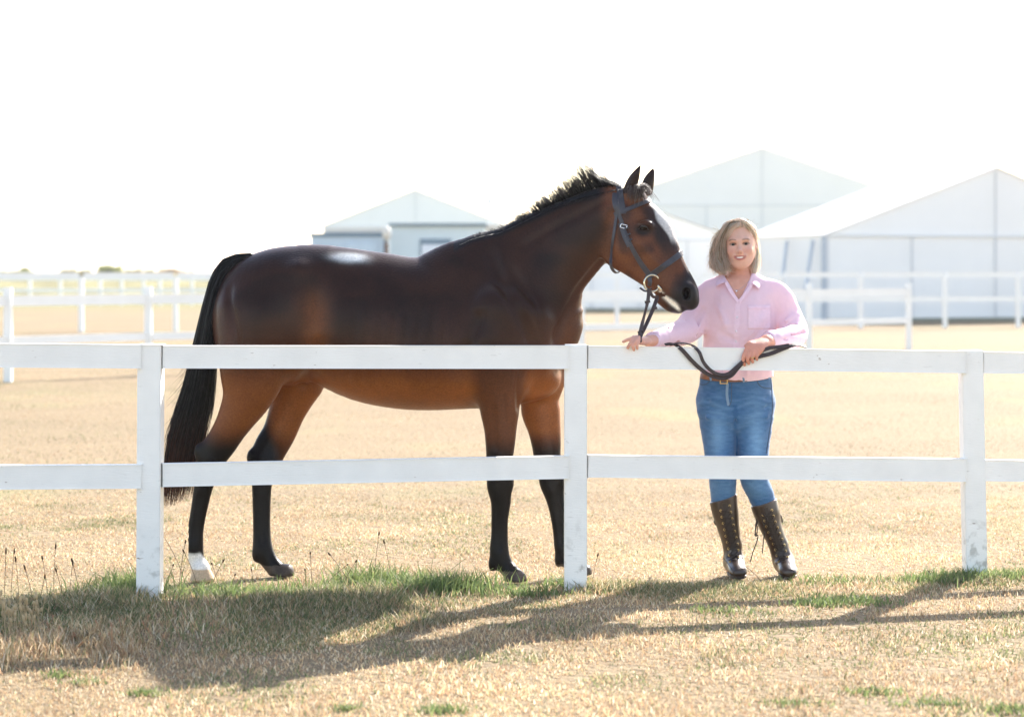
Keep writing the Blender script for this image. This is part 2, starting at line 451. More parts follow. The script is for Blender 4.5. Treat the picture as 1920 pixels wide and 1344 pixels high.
# rails: (post a, post b, top-left, bottom-left, top-right, bottom-right) in photograph rows at the post faces
rails = [(1, 2, 647.5, 690, 647, 690.5), (1, 2, 868, 911, 852.5, 895), (2, 3, 648, 690, 657.5, 698.5), (2, 3, 852, 893.5, 858, 901)]
for a, b, tl, bl, tr, br in rails:
    (xa, ya), (xb, yb) = FP[a], FP[b]
    d = Vector((xb - xa, yb - ya, 0)).normalized(); pa = Vector((xa, ya, 0)) + d * .044; pb = Vector((xb, yb, 0)) - d * .044
    nrm = Vector((d.y, -d.x, 0)); off = nrm * (.049 - .003 - .02)
    za, zb = (fz(tl, ya) + fz(bl, ya)) / 2, (fz(tr, yb) + fz(br, yb)) / 2
    ha, hb = fz(tl, ya) - fz(bl, ya), fz(tr, yb) - fz(br, yb)
    bm = bmesh.new(); A = pa + off; B = pb + off; A.z = za; B.z = zb
    beam_bm(bm, A, B, .04, ha, .003, h1=hb)
    link('rail', bm_mesh('rail', bm), M_paint, fence)
for a, b, zs in ((0, 1, ((1.065 - .049, 1.048), (.555, .565))), (3, 4, ((.984, .975), (.485, .48)))):
    (xa, ya), (xb, yb) = FP[a], FP[b]
    d = Vector((xb - xa, yb - ya, 0)).normalized(); nrm = Vector((d.y, -d.x, 0)); off = nrm * .026
    for kk, (z0, z1) in enumerate(zs):
        if a == 0:
            # rows 641..684 at the left border, 646..689 at the post
            zz1 = (fz(646, yb) + fz(689, yb)) / 2 if kk == 0 else (fz(870, yb) + fz(912, yb)) / 2
            ybord = 8.58; zb0 = (fz(641, ybord) + fz(685, ybord)) / 2 if kk == 0 else (fz(873, ybord) + fz(917, ybord)) / 2
            s_ = (yb - ya) / (yb - ybord); zz0 = zz1 + (zb0 - zz1) * s_
        else:
            zz0 = (fz(659, ya) + fz(699.5, ya)) / 2 if kk == 0 else (fz(860, ya) + fz(901, ya)) / 2
            ybord = 9.96; zb0 = (fz(660, ybord) + fz(700, ybord)) / 2 if kk == 0 else (fz(862, ybord) + fz(902, ybord)) / 2
            s_ = (yb - ya) / (ybord - ya); zz1 = zz0 + (zb0 - zz0) * s_
        A = Vector((xa, ya, 0)) + d * .044 + off; B = Vector((xb, yb, 0)) - d * .044 + off; A.z = zz0; B.z = zz1
        bm = bmesh.new(); beam_bm(bm, A, B, .04, .0985, .003); link('rail', bm_mesh('rail', bm), M_paint, fence)

# ---- far fences
def far_fence(label, pts, ptop, rl, group=None, pw=.1, rh=.1, name='paddock_fence', zt=None):
    """pts: posts (x,y); ptop: post height; rl: list of (height of the rail's centre, rail height)"""
    f = empty(name, (*pts[0], 0)); meta(f, label, 'fence')
    for (x, y) in pts:
        bm = bmesh.new(); beam_bm(bm, (x, y, -.1), (x, y, ptop), pw, pw, .008, up=(0, 1, 0)); link('post', bm_mesh('post', bm), M_far_paint, f)
    for (a, b) in zip(pts[:-1], pts[1:]):
        for z, h in rl:
            d = (Vector(b) - Vector(a)).normalized() * pw * .5
            bm = bmesh.new(); beam_bm(bm, (a[0] + d.x, a[1] + d.y, z), (b[0] - d.x, b[1] - d.y, z), .045, h, .004)
            link('rail', bm_mesh('rail', bm), M_far_paint, f)
    return f
def G(px, s): return ((px - 960) / s, F / s)
pm = []
# middle fence: posts from x=15 (s=146) to the corner at x=1704 (s=105)
P0 = np.array(G(15, 146)); P1 = np.array(G(1704, 103.5)); n = 11
pts = [tuple(P0 + (P1 - P0) * t) for t in np.linspace(-.17, 1, n + 2)]
P278 = np.array(G(278, 137))
pts = [tuple(P0 - (P278 - P0) * 1.0), tuple(P0), tuple(P278)] + [tuple(P278 + (P1 - P278) * t) for t in (np.arange(1, 7) / 6.)]
far_fence('white two-rail fence in the middle distance, ending in a corner post right of the woman', pts, 1.20, [(1.03, .13), (.52, .10)])
# long back fence with a rail along the top of its posts
A0 = np.array(G(-30, 79.)); A1 = np.array(G(1990, 74.)); nn = 20
xs_ = [(-25), 152, 329, 500, 670, 840, 1000, 1157, 1312, 1464, 1614, 1772, 1909, 2050]
pts = [G(x, 80 - 6.5 * (x + 25) / 2075.) for x in xs_]
far_fence('long white fence farther back with a rounded top rail running the whole width', pts, 1.30, [(1.325, .13), (.71, .12)], pw=.11)
pts = [G(x, 44) for x in (-30, 56, 83 + 30, 188, 228, 269, 300, 360, 420, 480)]
far_fence('faint farthest white fence seen through the left fences beyond the tan paddock', pts, 1.18, [(1.12, .14), (.62, .14)], pw=.12)

# ---- distant scrub on the horizon
M_leaf_far = mat('scrub_leaf', attr=True, rough=.7, trans=.55, spec=.2)
M_bark = mat('bark', (.16, .11, .07), .9, var=.2, vscale=20, bump=.01, bscale=30)
def shrub(px0, px1, pyt, s, label, colr, seed):
    r = np.random.default_rng(seed); y = F / s; xc = ((px0 + px1) / 2 - 960) / s; hw = (px1 - px0) / 2 / s; h = CH - (pyt - HY) / s
    e = empty('shrub', (xc, y, 0)); meta(e, label, 'shrub', 'scrub on the horizon at left')
    n = 2600; a = r.normal(size=(n, 3)); a /= np.linalg.norm(a, axis=1, keepdims=True); rr = r.random(n) ** .4
    lob = 1 + .35 * np.sin(a[:, 0] * 7 + seed) * np.cos(a[:, 2] * 5)
    c = a * rr[:, None] * np.array([hw, 1.2, h * .55]) * lob[:, None] + np.array([xc, y, h * .5]); c[:, 2] = np.clip(c[:, 2], .02, None)
    q = r.normal(size=(n, 3)); q /= np.linalg.norm(q, axis=1, keepdims=True); u = np.cross(q, r.normal(size=(n, 3))); u /= np.linalg.norm(u, axis=1, keepdims=True); v = np.cross(q, u)
    sz = (.09 + .08 * r.random(n))[:, None]
    V = np.stack([c - u * sz, c + v * sz * .6, c + u * sz, c - v * sz * .6], 1).reshape(-1, 3)
    col = np.repeat(np.array(colr)[None] * np.array([.95, .85, .9]) * (.8 + .8 * r.random((n, 1))), 4, 0)
    link('foliage', np_mesh('foliage', V, quads=np.arange(4 * n).reshape(-1, 4), col=col, smooth=False), M_leaf_far, e)
    lines = []
    for k_ in range(5):
        b = np.array([xc + r.uniform(-.3, .3) * hw, y, 0]); t_ = b + np.array([r.uniform(-.5, .5) * hw, r.uniform(-.5, .5), h * .6])
        lines.append(np.linspace(b, t_, 5) + r.normal(size=(5, 3)) * .04)
    v_, q_ = tube_np(np.array(lines), np.full((5, 5), .04)); link('stem', np_mesh('stem', v_, quads=q_), M_bark, e)
for a_ in [(-40, 64, 509, 30, 'low flat olive shrub on the horizon at the left picture edge', (.30, .31, .15)),
           (30, 62, 504, 30, 'small pointed olive shrub on the horizon, second from the left', (.27, .31, .14)),
           (95, 175, 507, 28, 'wide low olive shrub on the horizon between two taller ones', (.30, .30, .15)),
           (170, 232, 499, 28, 'tallest rounded green shrub of the row on the horizon', (.27, .31, .13)),
           (215, 300, 507, 27, 'long flat olive shrub on the horizon right of the tallest one', (.33, .32, .16)),
           (270, 365, 505, 27, 'brownish green shrub ending the horizon row beside the horse tail', (.35, .30, .18))]:
    shrub(*a_, seed=int(a_[0]) + 50)
# low green bank behind the far fence
r_ = np.random.default_rng(3)
bx = np.linspace(-90, -8, 60); by = np.linspace(98, 132, 8)
BX, BY = np.meshgrid(bx, by, indexing='ij'); BZ = 1.30 * np.sin(np.pi * (BY - 98) / 34) * sm(-90, -80, BX) * sm(-8, -13, BX) * (1 + .06 * np.sin(BX * .6)) - .06
V = np.stack([BX, BY, BZ], -1); i = np.arange(59)[:, None]; j = np.arange(7)[None]
q = np.stack([i * 8 + j, (i + 1) * 8 + j, (i + 1) * 8 + j + 1, i * 8 + j + 1], -1).reshape(-1, 4)
M_bank = mat('bank_grass', (.23, .205, .10), .9, var=.3, vscale=.4, spec=.1)
meta(link('bank', np_mesh('bank', V, quads=q), M_bank), 'low green bank closing the field', kind='structure')

# ---- marquees and cabins
M_tent = mat('marquee_fabric', (.90, .89, .87), .5, var=.02, vscale=.8, trans=.07, bump=.03, bscale=1.0)
M_tent_far = mat('pale_marquee_fabric', (.88, .86, .84), .5, var=.02, vscale=.6, trans=.15, bump=.02, bscale=1)
M_seam = mat('marquee_seam', (.66, .67, .68), .5)
M_alu = mat('marquee_frame', (.42, .47, .53), .45)
def wall_mesh(name, poly, th, m, parent, nrm):
    """flat panel with thickness: poly = 3D points, nrm thickness direction"""
    bm = bmesh.new(); nrm = Vector(nrm).normalized() * th
    a = [bm.verts.new(Vector(p)) for p in poly]; b = [bm.verts.new(Vector(p) + nrm) for p in poly]
    bm.faces.new(a); bm.faces.new(b[::-1]); n = len(a)
    for k_ in range(n): bm.faces.new([a[k_], b[k_], b[(k_ + 1) % n], a[(k_ + 1) % n]])
    return link(name, bm_mesh(name, bm), m, parent)
def sheet(name, poly, th, m, parent, nrm):
    bm = bmesh.new(); bm.faces.new([bm.verts.new(Vector(p)) for p in poly]); return link(name, bm_mesh(name, bm), m, parent)
def marquee(label, c0, ang, width, length, eave, ridge, m, seams=3, props=False, open_side=False):
    """c0 = near left corner on the ground; width direction turned by ang to the back"""
    wd = Vector((math.cos(ang), math.sin(ang), 0)); ld = Vector((-math.sin(ang), math.cos(ang), 0)); c0 = Vector(c0); Z = Vector((0, 0, 1))
    e = empty('marquee', c0); meta(e, label, 'marquee')
    P = lambda a, l, z: c0 + wd * a + ld * l + Z * z
    rise = ridge - eave; h = width / 2
    for l, nm in ((0, 'gable_wall'), (length - .04, 'gable_wall')):
        sheet(nm, [P(0, l, 0), P(width, l, 0), P(width, l, eave), P(h, l, ridge), P(0, l, eave)], .04, m, e, ld)
    for a in (0.0, width - .04):
        sheet('side_wall', [P(a, .045, 0), P(a, length - .045, 0), P(a, length - .045, eave - .01), P(a, .045, eave - .01)], .04, m, e, wd)
    o = .12
    for sgn in (0, 1):
        a0, a1 = (-o, h) if sgn == 0 else (width + o, h)
        z0 = eave - o * rise / h + .05
        n_ = Vector((0, 0, 1))
        sheet('roof', [P(a0, -o, z0), P(a1, -o, ridge + .05), P(a1, length + o, ridge + .05), P(a0, length + o, z0)], .06, m, e, n_)
    # gable trims: horizontal eave line and uprights
    def trim(a0, z0, a1, z1, w_=.06, nm='seam'):
        beam(nm, P(a0, -.03, z0), P(a1, -.03, z1), .05, w_, M_seam, e, bev=0, up=(0, 0, 1) if abs(z1 - z0) < abs(a1 - a0) else tuple(wd))
    trim(.05, eave - .03, width - .05, eave - .03, .05)
    for k_ in range(1, seams + 1):
        a = width * k_ / (seams + 1); trim(a, 0, a, eave - .06, .05)
    trim(h, eave, h, ridge - .1, .03); trim(0.04, 0, .04, eave - .06, .08)
    if props:
        for l0, l1 in ((.5, 0.05), (2.2, 1.6), (4.4, 3.9)):
            beam('brace', P(-.05, l0, eave - .15) - wd * .1, P(-.05, l1, .9) - wd * .55, .07, .07, M_alu, e, up=tuple(ld))
        beam('frame_post', P(-.06, .0, 0), P(-.06, .0, eave - .05), .1, .1, M_alu, e, up=tuple(wd))
    # skirt at ground
    beam('ground_skirt', P(0, -.05, .05), P(width, -.05, .05), .05, .1, M_skirt, e, bev=0)
    return e
M_skirt = mat('skirt', (.20, .21, .16), .8)
marquee('nearest white gabled marquee at the right edge, with struts at its left side', (8.78, 59.7, 0), math.radians(18), 10.76, 5.2, 2.45, 4.38, M_tent, props=True)
# tall pale hall behind
s = 38.; Y = F / s
x0 = (1115 - 960) / s; wd_ = (1743 - 1115) / s
marquee('largest palest marquee, its peak rising behind the woman', (x0, Y, 0), 0, wd_, 14, CH + (510 - 384) / s, CH + (510 - 277) / s, M_tent_far, seams=5)
# mid marquee behind the horse's head
s = 52.; Y = F / s
marquee('small blue-white marquee partly hidden by the horse head', ((1020 - 960) / s, Y, 0), 0, (1378 - 1020) / s, 6, CH + (510 - 449) / s, CH + (510 - 385) / s, M_tent, seams=3)
# left marquee
s = 37.; Y = F / s
marquee('white gabled marquee behind the cabins left of the horse neck', ((606 - 960) / s, Y, 0), 0, (952 - 606) / s, 12, CH + (510 - 424) / s, CH + (510 - 356) / s, M_tent, seams=3)
# small leaning guy pole right
M_cont = mat('container_paint', (.50, .60, .68), .5, var=.04, vscale=2)
M_cream = mat('cream_metal', (.66, .62, .54), .5)
M_dkblue = mat('blue_grey_trim', (.14, .21, .27), .5)
M_cab = mat('cabin_cladding', (.56, .65, .68), .55, var=.03, vscale=2)
M_glass = mat('cabin_glass', (.55, .62, .72), .15, spec=.8)
M_brown = mat('brown_timber', (.22, .12, .07), .8, var=.2, vscale=10)
def px3(px, py, s): return Vector(((px - 960) / s, F / s, CH - (py - HY) / s))
# container
s = 60.; y = F / s; xa, xb = (583 - 960) / s, (719 - 960) / s; zt = CH + (510 - 437) / s
e = empty('storage_container', ((xa + xb) / 2, y, 0)); meta(e, 'pale blue storage container left of the cabin, cream strip along its roof', 'container')
bm = bmesh.new(); box_bm(bm, Vector(((xa + xb) / 2, y + 1.2, zt / 2)), (xb - xa, 2.4, zt), 0, .03)
for k_ in range(14):
    x = xa + (xb - xa) * (k_ + .5) / 14; box_bm(bm, Vector((x, y - .015, zt / 2)), (.07, .04, zt - .3), 0, 0)
link('wall', bm_mesh('wall', bm), M_cont, e)
box('top_rail', ((xa + xb) / 2, y - .03, zt - .06), (xb - xa + .06, .08, .12), M_dkblue, e, bev=.01)
box('roof_strip', ((xa + xb) / 2 + .2, y + 1, zt + .10), (xb - xa - .4, 1.8, .16), M_cream, e, bev=.02)
box('door_panel', ((xa * .3 + xb * .7), y - .06, zt * .48), (.9, .04, zt * .8), M_cont, e, bev=.01)
# lamp post
xp = (727 - 960) / s
e = empty('lamp_post', (xp, y - .6, 0)); meta(e, 'brown post with a pale round cap between the container and the cabin', 'lamp')
bm = bmesh.new(); bmesh.ops.create_cone(bm, segments=12, radius1=.07, radius2=.06, depth=2.3, cap_ends=True, matrix=Matrix.Translation((xp, y - .6, 1.15))); link('pole', bm_mesh('pole', bm, True), M_brown, e)
bm = bmesh.new(); bmesh.ops.create_uvsphere(bm, u_segments=16, v_segments=12, radius=.14, matrix=Matrix.Translation((xp, y - .6, CH + (510 - 438) / 60.5)) @ Matrix.Diagonal((1, 1, 1.6, 1))); link('lamp_globe', bm_mesh('lamp_globe', bm, True), M_cream, e)
# cabin
s = 60.; xa, xb = (732 - 960) / s, (909 - 960) / s; zt = CH + (510 - 424) / s
e = empty('site_cabin', ((xa + xb) / 2, y, 0)); meta(e, 'flat-roofed pale blue cabin with dark fascia and a window, behind the horse back', 'cabin')
box('wall', ((xa + xb) / 2, y + 1.5, zt / 2), (xb - xa, 3, zt), M_cab, e, bev=.02)
box('fascia', ((xa + xb) / 2, y + 1.45, zt + .045), (xb - xa + .12, 3.2, .09), M_dkblue, e, bev=.01)
wx0, wx1 = (787 - 960) / s, (846 - 960) / s; wz1, wz0 = CH + (510 - 448) / s, CH + (510 - 500) / s
f_ = box('window', ((wx0 + wx1) / 2, y - .02, (wz0 + wz1) / 2), (wx1 - wx0, .06, wz1 - wz0), M_dkblue, e, bev=.01)
box('pane', ((wx0 + wx1) / 2, y - .056, (wz0 + wz1) / 2 - .05), (wx1 - wx0 - .12, .02, wz1 - wz0 - .26), M_glass, f_)
box('door', (xb - .5, y - .02, 1.0), (.8, .05, 2.0), M_cab, e, bev=.01)
# cream tank right of the cabin
xa, xb = (911 - 960) / s, (952 - 960) / s
e = box('utility_box', ((xa + xb) / 2, y + .6, .5 * (CH + (510 - 420) / s)), (xb - xa, .9, CH + (510 - 420) / s), M_cream, bev=.06, loc=((xa + xb) / 2, y + .6, 0))
meta(e, 'cream upright utility box at the right end of the cabin', 'utility box')
# masts
M_mast = mat('mast_metal', (.62, .64, .66), .5)
def mast(px, pyt, s, label, tip=None):
    x = (px - 960) / s; y = F / s; h = CH + (510 - pyt) / s
    e = empty('mast', (x, y, 0)); meta(e, label, 'mast')
    bm = bmesh.new(); bmesh.ops.create_cone(bm, segments=8, radius1=.05, radius2=.03, depth=h, cap_ends=True, matrix=Matrix.Translation((x, y, h / 2))); link('pole', bm_mesh('pole', bm, True), M_mast, e)
    if tip: box('lamp_head', (x, y, h), (.25, .25, .3), M_mast, e, bev=.03)
    else: box('finial', (x, y, h + .04), (.09, .09, .09), M_mast, e, bev=.02)
mast(967, 284, 45, 'tall thin pale mast rising behind the horse neck')
mast(918, 378, 45, 'short pole with a small head left of the tall mast', tip=True)
# stacked pallets by the marquee
s = 63.; y = F / s; xa, xb = (1490 - 960) / s, (1572 - 960) / s
M_red = mat('red_brown_timber', (.20, .10, .08), .8, var=.25, vscale=6)
e = empty('timber_rack', ((xa + xb) / 2, y, 0)); meta(e, 'dark red-brown timber rack on the grass beside the marquee struts', 'rack')
for k_, z in enumerate((.45, .72, .98)):
    box('shelf', ((xa + xb) / 2, y + .4, z), (xb - xa, .8, .09), M_red, e, bev=.01)
for k_ in range(5):
    x = xa + (xb - xa) * (k_ + .0) / 4; box('upright', (x, y - .03, .55), (.06, .06, 1.1), M_red, e, bev=.01)
box('base_beam', ((xa + xb) / 2, y + .3, .12), (xb - xa + .3, .9, .22), M_skirt, e, bev=.03)
s = 64.; pts = [px3(1872, 524, s), px3(1880, 545, s), px3(1884, 570, s), px3(1889, 598, s)]
v_, q_ = tube_np(cr(np.array([list(p) for p in pts]), 5)[None], np.full((1, 16), .05), 8)
meta(link('support_pole', np_mesh('support_pole', v_, quads=q_), M_alu, loc=tuple(pts[-1])), 'dark bent pole leaning on the marquee wall near the right edge', 'pole')
# ================================================================ HORSE
YC = 9.82
h = SDF()
def n3(px, py, y, a, bpx, e=0): return (W(px, py, y), a, bpx * y / F, e)
# trunk
tr = [(457, 510, 668, .13, 0), (472, 486, 700, .19, -.05), (498, 472, 715, .235, -.05), (540, 462, 722, .265, -.05), (590, 458, 706, .27, -.08), (640, 463, 727, .272, -.1), (700, 472, 755, .28, -.12),
      (760, 481.5, 767, .29, -.12), (815, 480, 769, .285, -.14), (855, 461, 768, .265, -.25), (890, 446, 766, .24, -.35), (940, 440, 764, .225, -.35), (970, 465, 758, .205, -.25), (992, 510, 748, .17, -.1), (1002, 560, 735, .135, 0)]
h.tube([n3(x, (t + b) / 2, YC, a, (b - t) / 2, e) for x, t, b, a, e in tr], k=.02, n=4)
# neck
nk = [(962, 542, 121, .160, -.35, 9.82), (992, 518, 106, .135, -.38, 9.81), (1017, 495, 93, .116, -.38, 9.80), (1051, 469, 81, .102, -.36, 9.79), (1093, 437, 69, .090, -.32, 9.765), (1130, 409, 58, .082, -.25, 9.745), (1160, 392, 46, .075, -.2, 9.73)]
h.tube([n3(x, y, d, a, b, e) for x, y, b, a, e, d in nk], k=.05, n=4)
h.tube([(W(950, 438, 9.82), .022, .022), (W(1000, 412, 9.815), .024, .022), (W(1060, 388, 9.79), .024, .022), (W(1120, 369, 9.765), .022, .020), (W(1160, 362, 9.735), .022, .022)], k=.05)
# breast
h.ell(W(1008, 650, 9.74), (.085, .12, .16), k=.05); h.ell(W(1026, 655, 9.92), (.098, .11, .17), k=.05)
h.ell(W(1000, 712, 9.82), (.125, .12, .09), k=.05)
# head
def HY_(px): return 9.745 - (px - 1165) / 135. * .145
hd = [(1172, 396, 46, .075), (1184, 424, 62, .086), (1199, 452, 68, .092), (1219, 478, 59, .080), (1238, 502, 48, .066), (1257, 524, 39.5, .056), (1272, 544, 35.5, .054), (1282, 556, 31, .052)]
h.tube([n3(x, y, HY_(x), a, b, .06 if i < 5 else 0) for i, (x, y, b, a) in enumerate(hd)], k=.035, n=4)
# cheek disc, jaw edge, brow, facial crest, nasal
for sg in (-1, 1):
    h.ell(W(1163, 462, HY_(1163) + sg * .055), (.095, .036, .10), k=.03)
    h.ell(W(1211, 421, HY_(1211) + sg * .076), (.030, .016, .018), k=.03)       # brow over the eye
    h.tube([n3(1200, 455, HY_(1200) + sg * .082, .012, 5), n3(1235, 496, HY_(1235) + sg * .062, .009, 4)], k=.03)
# muzzle: nostril rim, lips
for sg in (-1, 1):
    h.ell(W(1290, 549, HY_(1290) + sg * .035), (.036, .026, .044), k=.03)
h.ell(W(1296, 566, HY_(1296)), (.034, .045, .036), k=.03)
h.tube([n3(1241, 560, HY_(1241), .036, 12), n3(1258, 571, HY_(1258), .036, 14), n3(1272, 575, HY_(1272), .036, 13)], k=.016)
h.groove([W(1236, 549, HY_(1240) - .055), W(1255, 568, HY_(1255) - .052), W(1280, 581, HY_(1280) - .045)], .012, -.010)
h.groove([W(1236, 549, HY_(1240) + .055), W(1255, 568, HY_(1255) + .052), W(1280, 581, HY_(1280) + .045)], .012, -.010)
for sg in (-1, 1):
    h.ell(W(1287, 551, HY_(1287) + sg * .058), (.016, .036, .025), k=.010, sub=True)
# eye sockets
for sg in (-1, 1):
    h.bump(W(1206, 432, HY_(1206) + sg * .10), (.024, .03, .018), -.008)
    h.bump(W(1196, 405, HY_(1196) + sg * .085), (.022, .03, .020), -.008)
# ears
def ear(b, mid, tip, y0, y1):
    h.tube([(W(*b, y0), .026, .030), (W(*mid, (y0 * .6 + y1 * .4)), .026, .027), (W((mid[0] + tip[0]) / 2, (mid[1] + tip[1]) / 2, y1), .017, .017), (W(*tip, y1), .003, .003)], k=.022, n=5)
ear((1178, 364), (1186, 341), (1201, 309), 9.685, 9.665); ear((1212, 358), (1216, 341), (1226, 314), 9.80, 9.80)
h.tube([(W(1196, 352, 9.640), .012, .011), (W(1201, 338, 9.632), .014, .010), (W(1202, 322, 9.640), .005, .004)], k=.008, sub=True)
h.ell(W(1190, 368, 9.735), (.05, .07, .035), k=.03)
# ---- legs
def leg(rows, k=.05, hint=(0, 1, 0), n=4): h.tube([n3(*r) for r in rows], k=k, hint=hint, n=n)
yn, yf = 9.655, 9.985
leg([(485, 590, 9.70, .13, 74), (477, 650, 9.68, .125, 68), (473, 705, 9.68, .10, 60), (464, 742, 9.68, .082, 47), (449, 772, 9.68, .065, 38), (432, 802, 9.68, .055, 31.5), (415, 830, 9.685, .046, 29.5),
     (400, 851, 9.69, .041, 28.5), (391, 880, 9.69, .036, 22), (382, 911, 9.69, .031, 18), (374, 951, 9.69, .027, 15.7), (367, 990, 9.69, .027, 15.3), (363, 1022, 9.69, .034, 18.5), (368, 1046, 9.69, .031, 15.5), (376, 1066, 9.685, .036, 16.5)])
leg([(545, 640, 9.93, .12, 74), (562, 695, 9.95, .11, 56), (551, 736, 9.95, .085, 42.5), (538, 772, 9.94, .066, 34.5), (524, 810, 9.93, .056, 31.5), (508, 838, 9.92, .046, 31.5), (498, 862, 9.90, .041, 29), (494, 885, 9.89, .036, 22.5),
     (491, 910, 9.88, .031, 18.8), (490.5, 950, 9.87, .027, 17), (491, 997, 9.86, .028, 16.5), (493, 1028, 9.85, .034, 18.5), (503, 1049, 9.845, .031, 16.5), (517, 1067, 9.84, .034, 16)])
leg([(945, 590, 9.66, .12, 85), (938, 650, 9.655, .115, 70), (937, 705, 9.66, .095, 55), (937, 745, 9.665, .08, 41), (937, 772, 9.67, .069, 36.5), (938, 801, 9.67, .06, 31), (938, 829, 9.67, .052, 28), (937, 854, 9.67, .045, 25.5), (936, 885, 9.67, .040, 23.5),
     (936.5, 912, 9.67, .040, 23.5), (939, 940, 9.67, .033, 19), (937, 972, 9.67, .027, 16), (936.5, 1004, 9.67, .027, 16), (936, 1029, 9.67, .033, 18), (939, 1048, 9.67, .034, 18.5), (951, 1065, 9.665, .031, 15)])
leg([(1010, 640, 9.96, .11, 60), (1012, 700, 9.955, .095, 52), (1012, 744, 9.95, .078, 37), (1014, 772, 9.94, .069, 36.5), (1020, 801, 9.93, .06, 31.5), (1024, 829, 9.92, .052, 28), (1026, 854, 9.915, .045, 25.5), (1031, 885, 9.91, .04, 23.5),
     (1035, 908, 9.905, .039, 22.5), (1041, 932, 9.90, .033, 18.5), (1047, 962, 9.89, .027, 16), (1053, 1000, 9.885, .027, 16), (1058, 1030, 9.88, .033, 18), (1068, 1050, 9.88, .034, 16.5), (1080, 1063, 9.88, .031, 15)])
# hooves (flattened by the ground)
def hoof(px0, py0, px1, y, r0, r1):
    a = W(px0, py0, y); b = np.array([(px1 - 960) * y / F, y, .008])
    h.tube([(a, r0, r0), (b, r1, r1 * 1.08)], k=.012)
hoof(377, 1067, 379, 9.675, .040, .054); hoof(520, 1069, 530, 9.835, .038, .053); hoof(957, 1070, 966, 9.66, .037, .050); hoof(1082, 1066, 1089, 9.875, .037, .050)
h.post.append(lambda P, d: np.maximum(d, -(P[:, 2] - 0.0)))
# fetlock tufts / ergots, hock points, knees
for (x, y, d) in ((351, 1032, 9.69), (480, 1042, 9.85), (922, 1060, 9.67), (1046, 1052, 9.88)):
    h.ell(W(x, y, d), (.014, .02, .026), k=.03)
for (x, y, d) in ((374, 846, 9.69), (472, 857, 9.90)): h.ell(W(x, y, d), (.022, .018, .034), k=.03)
for (x, y, d) in ((952, 903, 9.67), (1049, 899, 9.905)): h.ell(W(x, y, d), (.022, .03, .035), k=.03)
# ---- muscles (near side; mirrored for the far side): rows are photograph points dropped onto the skin
MUS, MGR = [], []
def mus(px, py, off, rx, ry, rz, amp): MUS.append((px, py, rx, ry, rz, amp * 1.4))
def mgr(pts, off, r, amp): MGR.append((pts, r, amp * 1.35))
mgr([(918, 470), (935, 520), (962, 570), (992, 625), (1005, 660)], .19, .030, -.013)    # front of the shoulder
mgr([(960, 505), (985, 545), (1012, 600)], .15, .02, -.006)
mus(930, 560, .22, .10, .08, .13, .012); mus(905, 640, .25, .09, .07, .08, .016); mus(880, 560, .24, .05, .06, .12, -.010)
mgr([(862, 700), (885, 640), (900, 590)], .27, .03, -.012)                              # behind the triceps
mus(592, 570, .28, .055, .08, .13, -.030); mus(640, 600, .28, .05, .08, .12, .008)      # flank hollow
mus(560, 505, .27, .06, .06, .05, .016); mus(480, 600, .26, .07, .06, .09, .012)
mgr([(430, 540), (440, 610), (448, 680)], .22, .022, -.008); mgr([(600, 640), (588, 690), (560, 720)], .26, .03, -.014)
mus(700, 600, .29, .09, .07, .12, .008)
mgr([(1140, 372), (1090, 400), (1030, 432), (980, 462)], .09, .018, -.006)               # crest
mgr([(1128, 490), (1090, 535), (1060, 590), (1040, 640)], .09, .022, -.010)              # jugular groove
mgr([(1150, 400), (1138, 440), (1142, 480)], .14, .018, -.010)                           # behind the jaw
for k_, x in enumerate(range(660, 850, 24)): mgr([(x + 10, 590), (x, 660), (x - 8, 720)], .29, .014, -.0022)
mgr([(922, 760), (926, 800), (928, 840)], .22, .012, -.006); mgr([(944, 740), (948, 790)], .22, .012, -.005)
mgr([(985, 665), (974, 720), (973, 765)], .16, .018, -.010)
mus(1175, 470, 0, .05, .03, .05, .003); mgr([(1140, 620), (1141, 621)], 0, .01, 0)
pp = np.array([(m_[0], m_[1]) for m_ in MUS] + [q_ for g_ in MGR for q_ in g_[0]], float); Ps, _ = h.raycast(pp[:, 0], pp[:, 1], 9.2, 0)
mir = lambda p: np.array([p[0], 2 * YC - p[1], p[2]])
for m_, p in zip(MUS, Ps):
    if p[1] < 9.9:
        h.bump(p, m_[2:5], m_[5]); h.bump(mir(p), m_[2:5], m_[5])
i_ = len(MUS)
for pts, r_, amp in MGR:
    g_ = Ps[i_:i_ + len(pts)]; i_ += len(pts)
    if amp and (g_[:, 1] < 9.95).all(): h.groove(g_, r_, amp); h.groove(np.array([mir(p) for p in g_]), r_, amp)
for (a, b, c) in (((937, 965), (936, 1030), 9.64), ((374, 930), (364, 1010), 9.66), ((491, 920), (492, 1020), 9.83), ((1047, 950), (1056, 1020), 9.86)):
    h.groove([W(*a, c), W(*b, c)], .009, -.0085)
for (x, y, d) in ((936, 925, 9.63), (395, 862, 9.65), (500, 872, 9.86), (1036, 920, 9.865)): h.bump(W(x, y, d), .02, .004)

